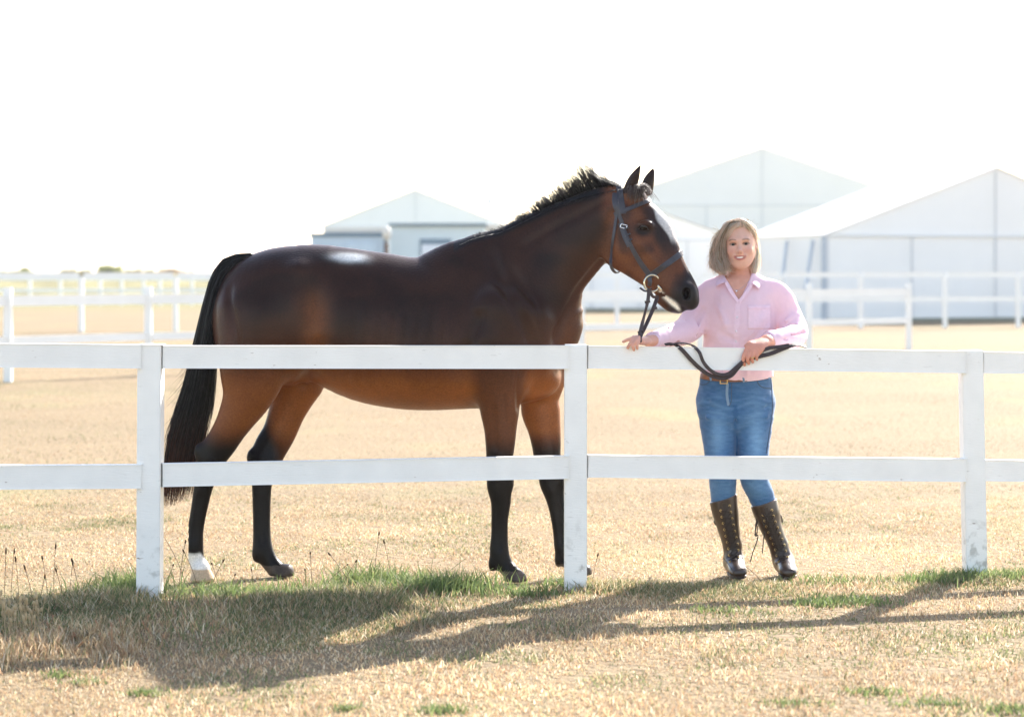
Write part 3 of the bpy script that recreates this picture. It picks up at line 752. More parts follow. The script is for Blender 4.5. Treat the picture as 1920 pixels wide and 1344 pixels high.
def horse_col(V):
    X, Y, Z = V.T; px = 960 + X * F / Y; py = HY + (CH - Z) * F / Y
    n1 = vnoise(V, 9, 1)[:, None]; n2 = vnoise(V, 30, 2)[:, None]
    dark = np.array([.021, .0076, .0042]); brown = np.array([.066, .0215, .009]); tan = np.array([.25, .080, .019]); black = np.array([.0055, .0042, .004])
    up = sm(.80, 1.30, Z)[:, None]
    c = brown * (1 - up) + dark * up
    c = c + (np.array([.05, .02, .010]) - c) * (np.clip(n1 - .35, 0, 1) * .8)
    # tan underside, flank, inner legs
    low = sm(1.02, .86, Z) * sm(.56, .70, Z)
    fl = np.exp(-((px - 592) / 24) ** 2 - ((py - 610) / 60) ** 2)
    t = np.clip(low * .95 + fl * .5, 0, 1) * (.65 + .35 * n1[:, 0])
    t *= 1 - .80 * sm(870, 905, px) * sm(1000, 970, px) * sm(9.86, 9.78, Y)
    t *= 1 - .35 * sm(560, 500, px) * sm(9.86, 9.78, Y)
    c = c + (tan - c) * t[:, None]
    # buttock and thigh rear: brown
    th = np.exp(-((px - 425) / 30) ** 2 - ((py - 620) / 60) ** 2); c = c + (np.array([.09, .034, .02]) - c) * (th[:, None] * .6)
    # neck lower part and breast: warm brown
    nb = sm(1050, 1100, px + (py - 560) * .5) * sm(900, 980, px) * (py < 660) * sm(380, 450, py - (1150 - px) * .3)
    c = c + (np.array([.095, .036, .016]) - c) * (nb[:, None] * .7)
    # crest and topline dark
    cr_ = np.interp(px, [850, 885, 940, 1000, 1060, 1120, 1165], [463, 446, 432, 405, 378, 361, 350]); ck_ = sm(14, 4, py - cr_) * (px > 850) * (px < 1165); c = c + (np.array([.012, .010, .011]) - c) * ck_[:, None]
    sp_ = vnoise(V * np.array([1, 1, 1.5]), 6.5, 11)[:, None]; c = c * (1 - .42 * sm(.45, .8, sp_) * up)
    # face
    hd = (px > 1132) & (py < 600) & (Z > 1.05)
    fc = np.array([.125, .043, .018]) * (.7 + .6 * n1) ; fc = fc + (np.array([.035, .015, .010]) - fc) * (sm(.45, .75, vnoise(V, 16, 5))[:, None] * .8)
    c = c + (fc - c) * (sm(1122, 1165, px + 10 * n1[:, 0]) * (py < 600) * sm(1.0, 1.1, Z))[:, None]
    mz = sm(1262, 1290, px + (py - 530) * .55)[:, None] * hd[:, None]; c = c + (np.array([.016, .012, .011]) - c) * mz
    ey = np.exp(-((px - 1206) / 17) ** 2 - ((py - 431) / 12) ** 2)[:, None]; c = c + (np.array([.014, .009, .008]) - c) * np.clip(ey * 1.5, 0, .97)
    # forehead dark and the white blaze down the front of the face
    fr = (1223 + (py - 373) * .47) - px      # distance behind the profile line, px
    dk = sm(40, 20, fr) * sm(375, 395, py) * sm(500, 455, py) * hd; c = c + (np.array([.016, .010, .009]) - c) * (dk[:, None] * .85)
    bl = sm(13, 6, fr + 9 * (n2[:, 0] - .5) + np.abs(py - 410) * .12) * sm(374, 392, py) * sm(462, 440, py) * hd
    c = c + (np.array([.50, .46, .42]) - c) * bl[:, None]
    # foam on the lips
    ln = py - (549 + (px - 1236) * .86); foam = np.exp(-((ln + 2) / (3.2 + 3 * n2[:, 0])) ** 2) * sm(1232, 1240, px) * sm(1279, 1268, px) * hd * (n2[:, 0] > .22) * (Y < 9.70)
    c = c + (np.array([.85, .80, .66]) - c) * np.clip(foam * 1.5, 0, 1)[:, None]
    # inner nostril
    ins = (((px - 1287) / 9) ** 2 + ((py - 551) / 12.5) ** 2 < 1) & hd; c = np.where(ins[:, None], np.array([.006, .004, .004]), c)
    # ears dark, reddish root
    er = ((Z > 1.755) & (px > 1165))[:, None]; c = np.where(er, np.array([.026, .013, .010]), c)
    # black lower legs
    zl = np.where(px < 700, .64, .60); rear = np.where(px < 700, sm(0, 40, (500 + (770 - py) * 1.0) - px) * .0, 0)
    bk = sm(zl + .07, zl - .07, Z + .06 * (n1[:, 0] - .5) + np.clip((px - (520 + (800 - py) * .35)) * .004, -.15, .15) * sm(9.80, 9.86, Y) * (px < 620))[:, None]
    c = c + (black - c) * bk
    # white sock and hooves
    zs_ = .128 + .008 * (n2[:, 0] - .5) - .03 * sm(374, 386, px); sock = (px < 402) & (Z < zs_)
    c = c + (np.array([.74, .70, .66]) - c) * (sm(zs_ + .008, zs_ - .008, Z) * (px < 402))[:, None]
    c = np.where((sock & (Z < .055))[:, None], np.array([.52, .38, .25]), c)
    hf = (Z < .052) & (px > 420); c = np.where(hf[:, None], np.array([.07, .055, .045]) * (.6 + .8 * n2), c)
    # soft-edged white patch on the near side of the loin
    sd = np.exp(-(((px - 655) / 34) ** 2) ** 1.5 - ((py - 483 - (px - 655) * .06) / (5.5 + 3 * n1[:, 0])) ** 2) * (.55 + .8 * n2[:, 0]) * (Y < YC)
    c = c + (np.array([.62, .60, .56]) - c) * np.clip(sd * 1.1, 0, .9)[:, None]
    return c * (.92 + .16 * n2)
M_coat = mat('bay_coat', attr=True, rough=.36, bump=.0017, bscale=90, bstretch=(1, 1, 1.6), sheen=.04, sheen_tint=(.75, .40, .30), spec=.15, var=.2, vscale=140)
M_coat.node_tree.nodes['Principled BSDF'].inputs['Sheen Roughness'].default_value = .35
hl = W(335, 500, 9.4); hh = W(1330, 300, 10.25)
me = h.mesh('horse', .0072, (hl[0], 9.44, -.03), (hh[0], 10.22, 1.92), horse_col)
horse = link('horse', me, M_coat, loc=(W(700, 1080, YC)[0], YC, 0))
meta(horse, 'dark bay horse with white blaze and one white hind sock, standing side-on behind the fence', 'horse')
M_hair = mat('horse_hair', attr=True, rough=.45, spec=.2)
M_eye = mat('dark_eye', (.010, .006, .005), .12, spec=.35)
for sg in (-1, 1):
    c, g = h.project(np.array([W(1206, 431.5, HY_(1206) + sg * .10)])); c = c[0] - g[0] * .0060
    bm = bmesh.new(); bmesh.ops.create_uvsphere(bm, u_segments=24, v_segments=16, radius=.0185, matrix=Matrix.Translation(c) @ Matrix.Diagonal((1.15, .8, .74, 1)))
    link('eye', bm_mesh('eye', bm, True), M_eye, horse)
    up_, gu = h.project(np.array([W(1206 + dx, 431.5 + dy, HY_(1206) + sg * .10) for dx, dy in ((-8, 1), (-4, -4.2), (1, -5.6), (6, -3), (8, 2))]))
    v_, q_ = tube_np(cr(up_ + gu * .0015, 5)[None], np.full((1, 21), .0034) * np.interp(np.linspace(0, 1, 21), [0, .5, 1], [.5, 1, .5])[None], 8)
    link('eyelid', np_mesh('eyelid', v_, quads=q_), mat('eyelid', (.016, .010, .008), .45), horse)

# ---- tail
def lerp_tab(t, tab): return np.array([np.interp(t, np.linspace(0, 1, len(tab)), [r[k_] for r in tab]) for k_ in range(len(tab[0]))]).T
def arc(tab, n=21):
    P_ = cr(np.array(tab, float), 8); s_ = np.r_[0, np.cumsum(np.linalg.norm(np.diff(P_, axis=0), axis=1))]; return [tuple(np.array([np.interp(t, s_, P_[:, k_]) for k_ in (0, 1)])) for t in np.linspace(0, s_[-1], n)]
Lp = arc([(470, 475), (440, 477), (415, 488), (395, 520), (381, 570), (370, 620), (357, 680), (342, 740), (323, 800), (311, 868), (303, 955)])
Rp = arc([(480, 484), (462, 492), (442, 508), (422, 540), (410, 590), (406, 640), (402, 700), (394, 760), (381, 815), (367, 870), (352, 940)])
M_ = 2300; K = 14; tt = np.linspace(0, 1, K); Lt, Rt = lerp_tab(tt, Lp), lerp_tab(tt, Rp); lines = []; cols = []
for m_ in range(M_):
    u = rng.random(); v = rng.normal() * .35; end = .72 + .28 * rng.random() ** .6
    if rng.random() < .25: end = rng.uniform(.4, .8)
    t = tt * end; A, B = lerp_tab(t, Lp), lerp_tab(t, Rp)
    ph = rng.uniform(0, 6); uu = u + .10 * np.sin(t * 7 + ph) * t + rng.normal() * .10 * t * t
    wv = 4 * u * (1 - u)
    P = A + (B - A) * uu[:, None]
    wid = .030 + .035 * np.sin(np.clip(t * 1.1, 0, 1) * np.pi)
    y = YC + v * wid * np.sqrt(max(wv, .05)) * 1.6
    lines.append(np.stack([(P[:, 0] - 960) * y / F, y, CH - (P[:, 1] - HY) * y / F], 1))
    base = np.array([.007, .006, .006]); tip = np.array([.20, .060, .028]) if rng.random() < .6 else np.array([.02, .012, .011])
    cols.append(base + (tip - base) * (sm(.62, 1, t)[:, None]) * rng.random())
# stray hairs to the left
for m_ in range(70):
    t0 = rng.uniform(.35, .7); s0 = lerp_tab([t0], Lp)[0]; L_ = rng.uniform(40, 110)
    k_ = np.linspace(0, 1, K); ang = rng.uniform(.15, .7)
    P = s0 + np.stack([4 - k_ * L_ * math.sin(ang) * (.4 + .6 * k_), k_ * L_ * math.cos(ang)], 1); y = YC + rng.normal() * .03 + 0 * k_
    lines.append(np.stack([(P[:, 0] - 960) * y / F, y, CH - (P[:, 1] - HY) * y / F], 1)); cols.append(np.tile([.03, .018, .015], (K, 1)))
r0 = np.full(len(lines), .0017); r0[M_:] = .0007
strands('tail', lines, r0, M_hair, horse, np.array(cols), prof=(1, 1.2, 1.2, 1, .7, .2))
# ---- mane
crest = np.array([(850, 463), (868, 452), (885, 444), (905, 438), (940, 431), (970, 418), (1000, 404), (1030, 391), (1060, 378), (1090, 368), (1120, 360), (1150, 352), (1168, 349)])
cu = np.linspace(0, 1, len(crest)); lines = []; cols = []; rad = []
for m_ in range(3300):
    u = rng.random() ** .75; x = np.interp(u, cu, crest[:, 0]); yb = np.interp(u, cu, crest[:, 1]) + 3; dep = np.interp(x, [850, 1000, 1168], [9.82, 9.81, 9.735]) + rng.normal() * .018
    cl = math.floor(x / 6.5 + .25 * rng.normal()); rc = random.Random(cl); jit = rc.uniform(-.12, .12) + rng.normal() * .07; lj = rc.uniform(.82, 1.1)
    L_ = rng.uniform(.9, 1.12) * np.interp(x, [850, 880, 960, 1010, 1050, 1085, 1110, 1130, 1150, 1168], [8, 8, 15, 28, 42, 56, 74, 70, 34, 14]) * lj * rng.uniform(.55, 1.05)
    back = np.interp(x, [850, 1000, 1080, 1120, 1150], [1.1, .85, .62, .55, 1.0]) + jit + rng.normal() * .10
    k_ = np.linspace(0, 1, 8)
    if x < 890: back = 1.3 + rng.normal() * .15
    if rng.random() < .16:
        P = np.stack([x - k_ * L_ * .6, yb + 2 + k_ * k_ * L_ * .22], 1); y = dep - .012 - .05 * k_
    else:
        a = back * (.45 + .75 * k_); dx = -np.cumsum(np.sin(a)) / 8 * L_; dy = -np.cumsum(np.cos(a)) / 8 * L_
        P = np.stack([x + dx, yb + dy], 1); y = dep + rng.normal() * .016 * k_
    lines.append(np.stack([(P[:, 0] - 960) * y / F, y, CH - (P[:, 1] - HY) * y / F], 1))
    tip = np.array([.014, .007, .005]) * rng.random(); cols.append(np.array([.008, .006, .006]) + tip * k_[:, None] ** 2); rad.append((.0013 if L_ > 15 else .0009) * rng.uniform(.6, 1.2))
strands('mane', lines, np.array(rad), M_hair, horse, np.array(cols), prof=(1, .9, .7, .4, .08))
# ---- forelock
lines = []; cols = []
for m_ in range(330):
    cl = m_ // 11; rc = random.Random(cl); x = 1182 + 28 * rc.random() + rng.normal() * 2.0; yb = rng.uniform(344, 354); y0 = 9.70 + rc.uniform(-.03, .03) + rng.normal() * .006; k_ = np.linspace(0, 1, 8); L_ = rc.uniform(14, 44) * rng.uniform(.7, 1.1); d_ = rc.uniform(-.55, .9) + rng.normal() * .12
    P = np.stack([x + k_ * L_ * d_ * .8 + np.sin(k_ * 5 + cl) * 1.5, yb - rc.uniform(0, 5) * np.sin(k_ * 3) + k_ ** 1.5 * L_ * .78], 1); y = y0 - .07 * np.sin(k_ * 1.4)
    lines.append(np.stack([(P[:, 0] - 960) * y / F, y, CH - (P[:, 1] - HY) * y / F], 1)); g = rc.random() ** 2
    cols.append(np.tile(np.array([.040, .024, .018]) + np.array([.28, .22, .19]) * g, (8, 1)))
strands('forelock', lines, np.full(len(lines), .0011), M_hair, horse, np.array(cols))

# ================================================================ BRIDLE
M_leather = mat('bridle_leather', (.030, .024, .030), .42, var=.2, vscale=60, bump=.0006, bscale=200, spec=.55)
M_rein = mat('rein_leather', (.040, .022, .019), .5, var=.2, vscale=60, bump=.0006, bscale=200, spec=.45)
bridle = empty('bridle', tuple(W(1190, 420, 9.70))); meta(bridle, 'dark leather bridle with ring bit worn on the horse head', 'bridle')
def strap_px(name, pts, w, th=.005, m=None, off=.004, y0=9.3, n=5, parent=None):
    p = cr(np.array(pts, float), n); P, Gd = h.raycast(p[:, 0], p[:, 1], y0, off)
    return ribbon(name, P, Gd, w, th, m or M_leather, parent or bridle, n=1)
def strap_loop(name, c, a, th0, th1, w, nb=None, off=.004, n=40, th=.005):
    """ring strap round the head: c centre, a = direction to the front; lateral = -y"""
    a = np.array(a, float); a /= np.linalg.norm(a); b = np.array([0, -1, 0.]) if nb is None else np.array(nb, float); b = b - a * a.dot(b); b /= np.linalg.norm(b)
    T = np.linspace(th0, th1, n); D = np.cos(T)[:, None] * a + np.sin(T)[:, None] * b
    P, Gd = h.radial(c, D, off); 
    return ribbon(name, P, Gd, w, th, M_leather, bridle, n=1)
def dirpx(a, b, y=9.65): d = W(*b, y) - W(*a, y); return d
strap_loop('noseband', W(1246, 497, HY_(1246)), dirpx((1216, 519), (1280, 473)), math.radians(-165), math.radians(158), .026)
strap_px('cheekpiece', [(1158, 395), (1164, 412), (1172, 436), (1181, 458), (1192, 480), (1204, 500), (1214, 514), (1217, 524)], .017)
strap_px('cheekpiece', [(1163, 418), (1172, 445), (1180, 462)], .021, .007, off=.008)
strap_px('noseband_sling', [(1165, 420), (1177, 446), (1189, 470), (1203, 492), (1215, 508), (1220, 517)], .012, .004, off=.006)
strap_loop('headpiece', W(1166, 398, 9.725), dirpx((1160, 400), (1154, 352)), math.radians(-80), math.radians(96), .028)
strap_px('headpiece', [(1154, 362), (1153, 376), (1156, 390), (1159, 400)], .027)
strap_loop('browband', W(1178, 392, 9.72), dirpx((1154, 399), (1222, 371)), math.radians(-100), math.radians(140), .019, off=.005)
# throat lash hangs loosely below the jaw
P, Gd = h.raycast([1156, 1153, 1149, 1146], [402, 425, 450, 475], 9.3, .005)
lo_ = [W(1145, 495, 9.625), W(1149, 506, 9.65), W(1156, 512, 9.69), W(1162, 509, 9.74)]
ribbon('throat_lash', np.vstack([P, lo_]), np.vstack([Gd, [(0, -1, 0), (-.2, -1, -.2), (0, -.5, -1), (.3, 0, -1)]]), .014, .004, M_leather, bridle)
bp, bgd = h.raycast([1221, 1238], [531, 541], 9.3, .012)
ring('bit_ring', bp[0] + np.array([.004, -.006, 0]), .0375, .0050, M_steel, bridle, nrm=(.25, -1, 0))
v_, q_ = tube_np(np.array([[bp[0] + [.032, -.004, -.012], bp[1] + [0, .004, -.004], W(1244, 545, HY_(1244) - .03)]]), np.full((1, 3), .007), 8); link('mouthpiece', np_mesh('mouthpiece', v_, quads=q_), M_steel, bridle)
P, _ = h.raycast([1169.5], [424.5], 9.3, .014); pc = P[0]; ca, sa = math.cos(-.28), math.sin(-.28)
L_ = np.array([[pc[0] + x * ca - z * sa, pc[1], pc[2] + x * sa + z * ca] for x, z in ((-.014, -.008), (-.014, .008), (.014, .008), (.014, -.008), (-.014, -.008))])
L_ = np.concatenate([np.linspace(L_[k_], L_[k_ + 1], 6)[:5] for k_ in range(4)] + [L_[:1]]); v_, q_ = tube_np(L_[None], np.full((1, len(L_)), .0021), 6)
link('buckle', np_mesh('buckle', v_, quads=q_), M_silver, bridle)
for (a, b) in (((1173, 442), (1182, 438)), ((1170, 430), (1178, 427)), ((1178, 452), (1185, 448))):
    strap_px('keeper', [a, b], .006, .008, off=.010, n=4)
# end tab under the bit and loop of the cheekpiece
ribbon('cheekpiece', [W(1217, 520, 9.535), W(1219, 528, 9.53), W(1217, 536, 9.535)], (0, -1, 0), .018, .008, M_leather, bridle)
ribbon('strap_end', [W(1222, 540, 9.55), W(1211, 546, 9.55), W(1200, 540, 9.56)], (0, -.3, 1), .012, .005, M_leather, bridle)
# reins: from the bit to the hand, then the slack over the rail
rA = [W(1217, 541, 9.535), W(1215, 562, 9.52), W(1209, 588, 9.49), (W(1203, 612, 9.45)), W(1200, 628, 9.40), W(1200, 640, 9.36)]
rB = [W(1233, 556, 9.57), W(1223, 583, 9.53), W(1210, 612, 9.48), W(1202, 628, 9.42), W(1199, 641, 9.37)]
ribbon('rein', rA, [(0.3, -1, 0), (.5, -1, 0), (1, -.6, 0), (.3, -1, 0), (0, -1, 0), (0, -1, 0)], .017, .0045, M_rein, bridle)
ribbon('rein', rB, [(0, -1, 0), (.2, -1, 0), (-.4, -1, 0), (0, -1, 0), (0, -1, 0)], .017, .0045, M_rein, bridle)
ribbon('rein', [W(1217, 541, 9.533), W(1224, 556, 9.533), W(1234, 556, 9.56)], (0, -1, 0), .013, .004, M_rein, bridle)
for (x, y, d) in ((1214, 565, 9.515), (1227, 577, 9.54), (1201, 622, 9.43)):
    ribbon('keeper', [W(x - 5, y + 2, d - .006), W(x + 5, y, d - .006)], (0, -1, 0), .012, .010, M_rein, bridle, n=2)
A = [(1247, 646), (1258, 644.5), (1268, 647.5), (1279, 656), (1298, 677), (1319, 696), (1338, 706), (1357, 709), (1372, 703), (1384, 689), (1394, 679), (1408, 672), (1425, 668), (1448, 662), (1473, 652), (1494, 645.5), (1511, 650.5)]
B = [(1256, 647), (1267, 644), (1282, 643.5), (1298, 647.5), (1311, 660), (1319, 679), (1332, 694), (1348, 702), (1365, 701), (1380, 689), (1390, 680), (1403, 669), (1417, 663), (1430, 657), (1445, 652), (1462, 650), (1480, 647)]
def fy(px): # depth of the rail's front face
    t = (px - 1079) / (1819 - 1079.); return 1 / ((1 - t) / 9.346 + t / 9.877) - .048
def rein_pts(tab, dy): 
    out = []
    for i, (x, y) in enumerate(tab):
        d = fy(x) - dy
        if y < 648 and x < 1300: d = fy(x) + .012
        if x > 1480: d = fy(x) - .004 + (x - 1480) / 31. * .03
        out.append(W(x, y, d))
    return out
ribbon('rein', rein_pts(A, .012), [(0, -.6, 1)] * 3 + [(0, -1, .3)] * 12 + [(0, -.8, .8)] * 2, .018, .0045, M_rein, bridle)
ribbon('rein', rein_pts(B, .022), [(0, -.3, 1)] * 4 + [(.4, -1, .3)] * 2 + [(0, -1, .3)] * 11, .016, .0045, M_rein, bridle)
# ================================================================ WOMAN
YW = 9.90
# local head frame
HO = W(1387.5, 457.5, YW - .025); ya = math.radians(-8); ro = math.radians(3.0)
Rz = np.array([[math.cos(ya), -math.sin(ya), 0], [math.sin(ya), math.cos(ya), 0], [0, 0, 1]])
Ry = np.array([[math.cos(ro), 0, -math.sin(ro)], [0, 1, 0], [math.sin(ro), 0, math.cos(ro)]])
RH = Ry @ Rz; HS = .93
def Hd(x, y, z): return HO + RH @ (np.array([x, y, z]) * HS)
def HL(V): return ((V - HO) @ RH) / HS
b = SDF()
def he(c, r, k=.02, sub=False): b.ell(Hd(*c), np.array(r) * HS, k * HS, RH, sub)
def ht(nodes, k=.01, sub=False, hint=(0, 0, 1)): b.tube([(Hd(*p), a * HS, c * HS) for p, a, c in nodes], k=k * HS, sub=sub, hint=tuple(RH @ np.array(hint, float)))
he((0, .018, .030), (.074, .095, .088), .01)
he((0, -.022, -.020), (.0685, .066, .088), .03)
he((0, -.050, -.092), (.030, .028, .024), .035)
for sg in (-1, 1):
    ht([((sg * .052, .004, -.045), .018, .018), ((sg * .036, -.030, -.084), .018, .018), ((sg * .012, -.055, -.100), .015, .015)], .03)
    he((sg * .036, -.064, -.036), (.024, .018, .021), .022)           # cheeks lifted by the smile
    he((sg * .026, -.082, .019), (.022, .010, .008), .02)              # brow
    he((sg * .0105, -.092, -.040), (.0085, .009, .0075), .008)
    b.bump(Hd(sg * .031, -.090, -.001), np.array([.018, .016, .012]), -.0045)
    he((sg * .0765, .010, -.008), (.011, .017, .031), .008); he((sg * .084, .000, -.004), (.006, .009, .016), .006, True)
ht([((0, -.080, .012), .008, .008), ((0, -.092, -.012), .008, .008), ((0, -.104, -.034), .0115, .010)], .014)
he((0, -.100, -.037), (.0115, .011, .0095), .008)
he((0, -.077, -.064), (.034, .016, .020), .02)
# eyelids over the eyeballs, then the openings
for sg in (-1, 1):
    he((sg * .032, -.0700, -.001), (.0150, .0145, .0125), .005)
    he((sg * .0325, -.084, -.0016), (.0136, .0110, .0034), .002, True)
# mouth: open smile, lips
MX = [(-.0325, -.0725), (-.0235, -.0835), (-.012, -.0912), (0, -.0940), (.012, -.0912), (.0235, -.0835), (.0325, -.0725)]
def mz(x, top, cor): s_ = (x / .0325) ** 2; return top + (cor - top) * s_
ht([((x, y, mz(x, -.0610, -.0595)), .0034, .0034) for x, y in MX], .004)
ht([((x, y + .0005, mz(x, -.0760, -.0620)), .0044, .0044) for x, y in MX], .004)
ht([((x * 1.0, y - .001, mz(x, -.0678, -.0600)), .0046 * (1 - .6 * (x / .0325) ** 2), .0050 * (1 - .62 * (x / .0325) ** 2)) for x, y in MX], .0012, True)
for sg in (-1, 1): b.groove([Hd(sg * .018, -.090, -.040), Hd(sg * .031, -.078, -.052), Hd(sg * .036, -.068, -.072)], .006, -.0022)
b.groove([Hd(-.012, -.082, -.084), Hd(.012, -.082, -.084)], .007, -.003)
# neck, torso core (under the clothes)
def wn(px, py, y, a, bb, e=0): return (W(px, py, y), a, bb, e)
b.tube([wn(1388, 478, YW + .015, .050, .055), wn(1387, 505, YW + .018, .050, .052), wn(1387, 525, YW + .012, .056, .054), wn(1387, 540, YW, .085, .065)], k=.02, hint=(1, 0, 0))
b.tube([wn(1388, 536, YW, .09, .06), wn(1388, 552, YW, .155, .088), wn(1388, 575, YW - .002, .155, .104), wn(1387, 610, YW - .004, .150, .106), wn(1384, 650, YW, .145, .095), wn(1380, 700, YW, .150, .095), wn(1379, 745, YW, .165, .100)], k=.03, hint=(1, 0, 0))
# collar bones and the little hollow
b.tube([wn(1384, 530, YW - .055, .008, .008), wn(1362, 527, YW - .045, .008, .008), wn(1345, 524, YW - .02, .008, .008)], k=.02)
b.tube([wn(1391, 530, YW - .055, .008, .008), wn(1412, 527, YW - .045, .008, .008), wn(1428, 526, YW - .02, .008, .008)], k=.02)
b.bump(W(1387, 529, YW - .06), .012, -.006)
# legs core
b.tube([wn(1350, 750, YW, .075, .08), wn(1350, 840, YW, .058, .065), wn(1355, 905, YW - .01, .048, .05), wn(1363, 975, YW + .01, .042, .046), wn(1374, 1045, YW + .02, .032, .036), wn(1376, 1066, YW - .01, .036, .04)], k=.03, hint=(1, 0, 0))
b.tube([wn(1410, 750, YW, .075, .08), wn(1411, 840, YW, .060, .065), wn(1416, 905, YW - .01, .048, .05), wn(1440, 975, YW + .01, .040, .045), wn(1463, 1045, YW + .02, .032, .036), wn(1472, 1066, YW - .01, .036, .04)], k=.03, hint=(1, 0, 0))
# arms: her right arm lies on the rail to the left, her left arm comes round from the right
AR = [(1326, 553, 9.90), (1304, 592, 9.87), (1285, 622, 9.80), (1255, 632, 9.66), (1226, 638, 9.53), (1216, 639, 9.50)]
AL = [(1462, 556, 9.91), (1480, 594, 9.90), (1494, 628, 9.84), (1478, 640, 9.74), (1452, 641, 9.65), (1438, 639, 9.60)]
b.tube([wn(x, y, d, r, r) for (x, y, d), r in zip(AR, (.05, .045, .042, .036, .027, .025))], k=.03)
b.tube([wn(x, y, d, r, r) for (x, y, d), r in zip(AL, (.045, .038, .034, .030, .027, .027))], k=.03)
# ---- hands
def hand(palm, fingers, thumb, k=.006):
    b.tube([(W(x, y, d), a, c) for x, y, d, a, c in palm], k=.015, hint=PH, n=4)
    for fg, r in fingers:
        m_ = len(fg); b.tube([(W(x, y, d), r * (1 - .09 * i), r * (1 - .09 * i)) for i, (x, y, d) in enumerate(fg)], k=k, n=3)
    fg, r = thumb; b.tube([(W(x, y, d), r * (1 - .08 * i), r * (1 - .08 * i)) for i, (x, y, d) in enumerate(fg)], k=k, n=3)
# her right hand: palm on top of the rail, fingers curled over its front round the rein
PH = (.3, 1, 0)
hand([(1216, 639, 9.50, .026, .019), (1206, 638.5, 9.455, .034, .017), (1196, 636.5, 9.42, .036, .014)],
     [([(1194, 632, 9.405), (1187, 634, 9.372), (1177, 637, 9.352), (1168.5, 640.5, 9.347)], .0088),
      ([(1196, 632.5, 9.398), (1188, 637.5, 9.362), (1181, 645, 9.346), (1177, 652, 9.350)], .0092),
      ([(1198.5, 633, 9.392), (1192, 639, 9.352), (1187, 648, 9.340), (1188.5, 656, 9.347)], .0090),
      ([(1202, 635, 9.40), (1198, 640, 9.362), (1194.5, 648, 9.346), (1195, 654, 9.350)], .0078)],
     ([(1212, 641, 9.46), (1206, 643, 9.42), (1200, 643, 9.395), (1196, 640, 9.385)], .0098))
# her left hand: hangs over the rail's front, fingers down holding the reins
PH = (1, .3, 0)
hand([(1438, 639, 9.60, .027, .021), (1429, 643, 9.565, .033, .019), (1417, 650, 9.53, .040, .016), (1408, 658, 9.512, .041, .014)],
     [([(1399, 657, 9.508), (1394.5, 667, 9.497), (1393.5, 676, 9.497), (1396, 684, 9.505)], .0096),
      ([(1405.5, 659.5, 9.503), (1402.5, 669, 9.492), (1402, 676, 9.494), (1404, 681.5, 9.503)], .0096),
      ([(1412.5, 660, 9.506), (1410.5, 669, 9.495), (1410, 675, 9.497), (1411.5, 679, 9.505)], .0090),
      ([(1420, 659, 9.512), (1419, 667, 9.502), (1418.5, 671.5, 9.504), (1419.5, 674.5, 9.510)], .0080)],
     ([(1424, 655, 9.56), (1412, 664, 9.535), (1404, 672, 9.522)], .010))
b.post.append(lambda P, d: d)
def skin_col(V):
    L_ = HL(V); x, y, z = L_.T; n1 = vnoise(V, 60, 3)[:, None]
    c = np.tile([.68, .385, .285], (len(V), 1)) * (.95 + .1 * n1)
    hd = (z > -.16) & (np.abs(x) < .12)
    front = hd & (y < .01)
    ck = sum(np.exp(-((x - sg * .040) / .020) ** 2 - ((z + .034) / .018) ** 2) for sg in (-1, 1)) * front
    c = c + (np.array([.56, .22, .17]) - c) * (ck[:, None] * .55)
    ns = np.exp(-(x / .012) ** 2 - ((z + .036) / .014) ** 2) * front; c = c + (np.array([.56, .23, .18]) - c) * (ns[:, None] * .4)
    # lips
    s2 = np.clip(x / .0325, -1, 1) ** 2; inl = (np.abs(x) < .031) & (y < -.06)
    lp = inl * np.exp(-((z - (-.0612 + .0020 * s2)) / .0026) ** 2) * .8 + inl * np.exp(-((z - (-.0768 + .0145 * s2)) / .0042) ** 2) * (1 - .5 * s2)
    c = c + (np.array([.42, .115, .110]) - c) * np.clip(lp * 1.2, 0, .9)[:, None]
    mo = inl * np.exp(-((z - (-.0680 + .0078 * s2)) / (.0036 * (1.05 - .8 * s2))) ** 2) * (y > -.0925 + .45 * np.abs(x)); c = c + (np.array([.10, .025, .02]) - c) * np.clip(mo * 1.2, 0, 1)[:, None]
    nosn = sum(np.exp(-((x - sg * .0065) / .0035) ** 2 - ((z + .0465) / .0022) ** 2) for sg in (-1, 1)) * front; c = c * (1 - .55 * nosn[:, None])
    # brows and lash line
    for sg in (-1, 1):
        u = (x - sg * .033) * sg
        zb = .0185 + .004 * np.sin((u + .018) / .036 * 3.0) - np.clip(u - .01, 0, 1) * .15
        br = np.exp(-((z - zb) / .0026) ** 2) * sm(-.021, -.015, u) * sm(.023, .016, u) * (y < -.03)
        c = c + (np.array([.15, .075, .045]) - c) * (br[:, None] * .95)
        ec = np.sqrt(((x - sg * .032) / .0145) ** 2 + ((z + .0005) / .0062) ** 2)
        la = np.exp(-((ec - 1.0) / .22) ** 2) * (z > -.003) * (y < -.05); c = c + (np.array([.05, .025, .02]) - c) * (la[:, None] * .9)
        la = np.exp(-((ec - 1.0) / .18) ** 2) * (z <= -.003) * (y < -.05); c = c + (np.array([.16, .08, .06]) - c) * (la[:, None] * .6)
        sh = np.exp(-((x - sg * .032) / .016) ** 2 - ((z - .007) / .005) ** 2) * (y < -.04); c = c * (1 - .16 * sh[:, None])
    # neck/chest and knuckles a little redder
    nk_ = (z < -.13) & (np.abs(x) < .15); c = np.where(nk_[:, None], c * np.array([.96, .84, .80]), c)
    hz = (V[:, 1] < 9.64)[:, None] & (~hd)[:, None]; c = np.where(hz, c * np.array([.98, .84, .80]), c)
    return c
M_skin = mat('skin', attr=True, rough=.48, spec=.4, bump=.0004, bscale=300, var=.04, vscale=40)
M_skin.node_tree.nodes['Principled BSDF'].inputs['Subsurface Weight'].default_value = .12
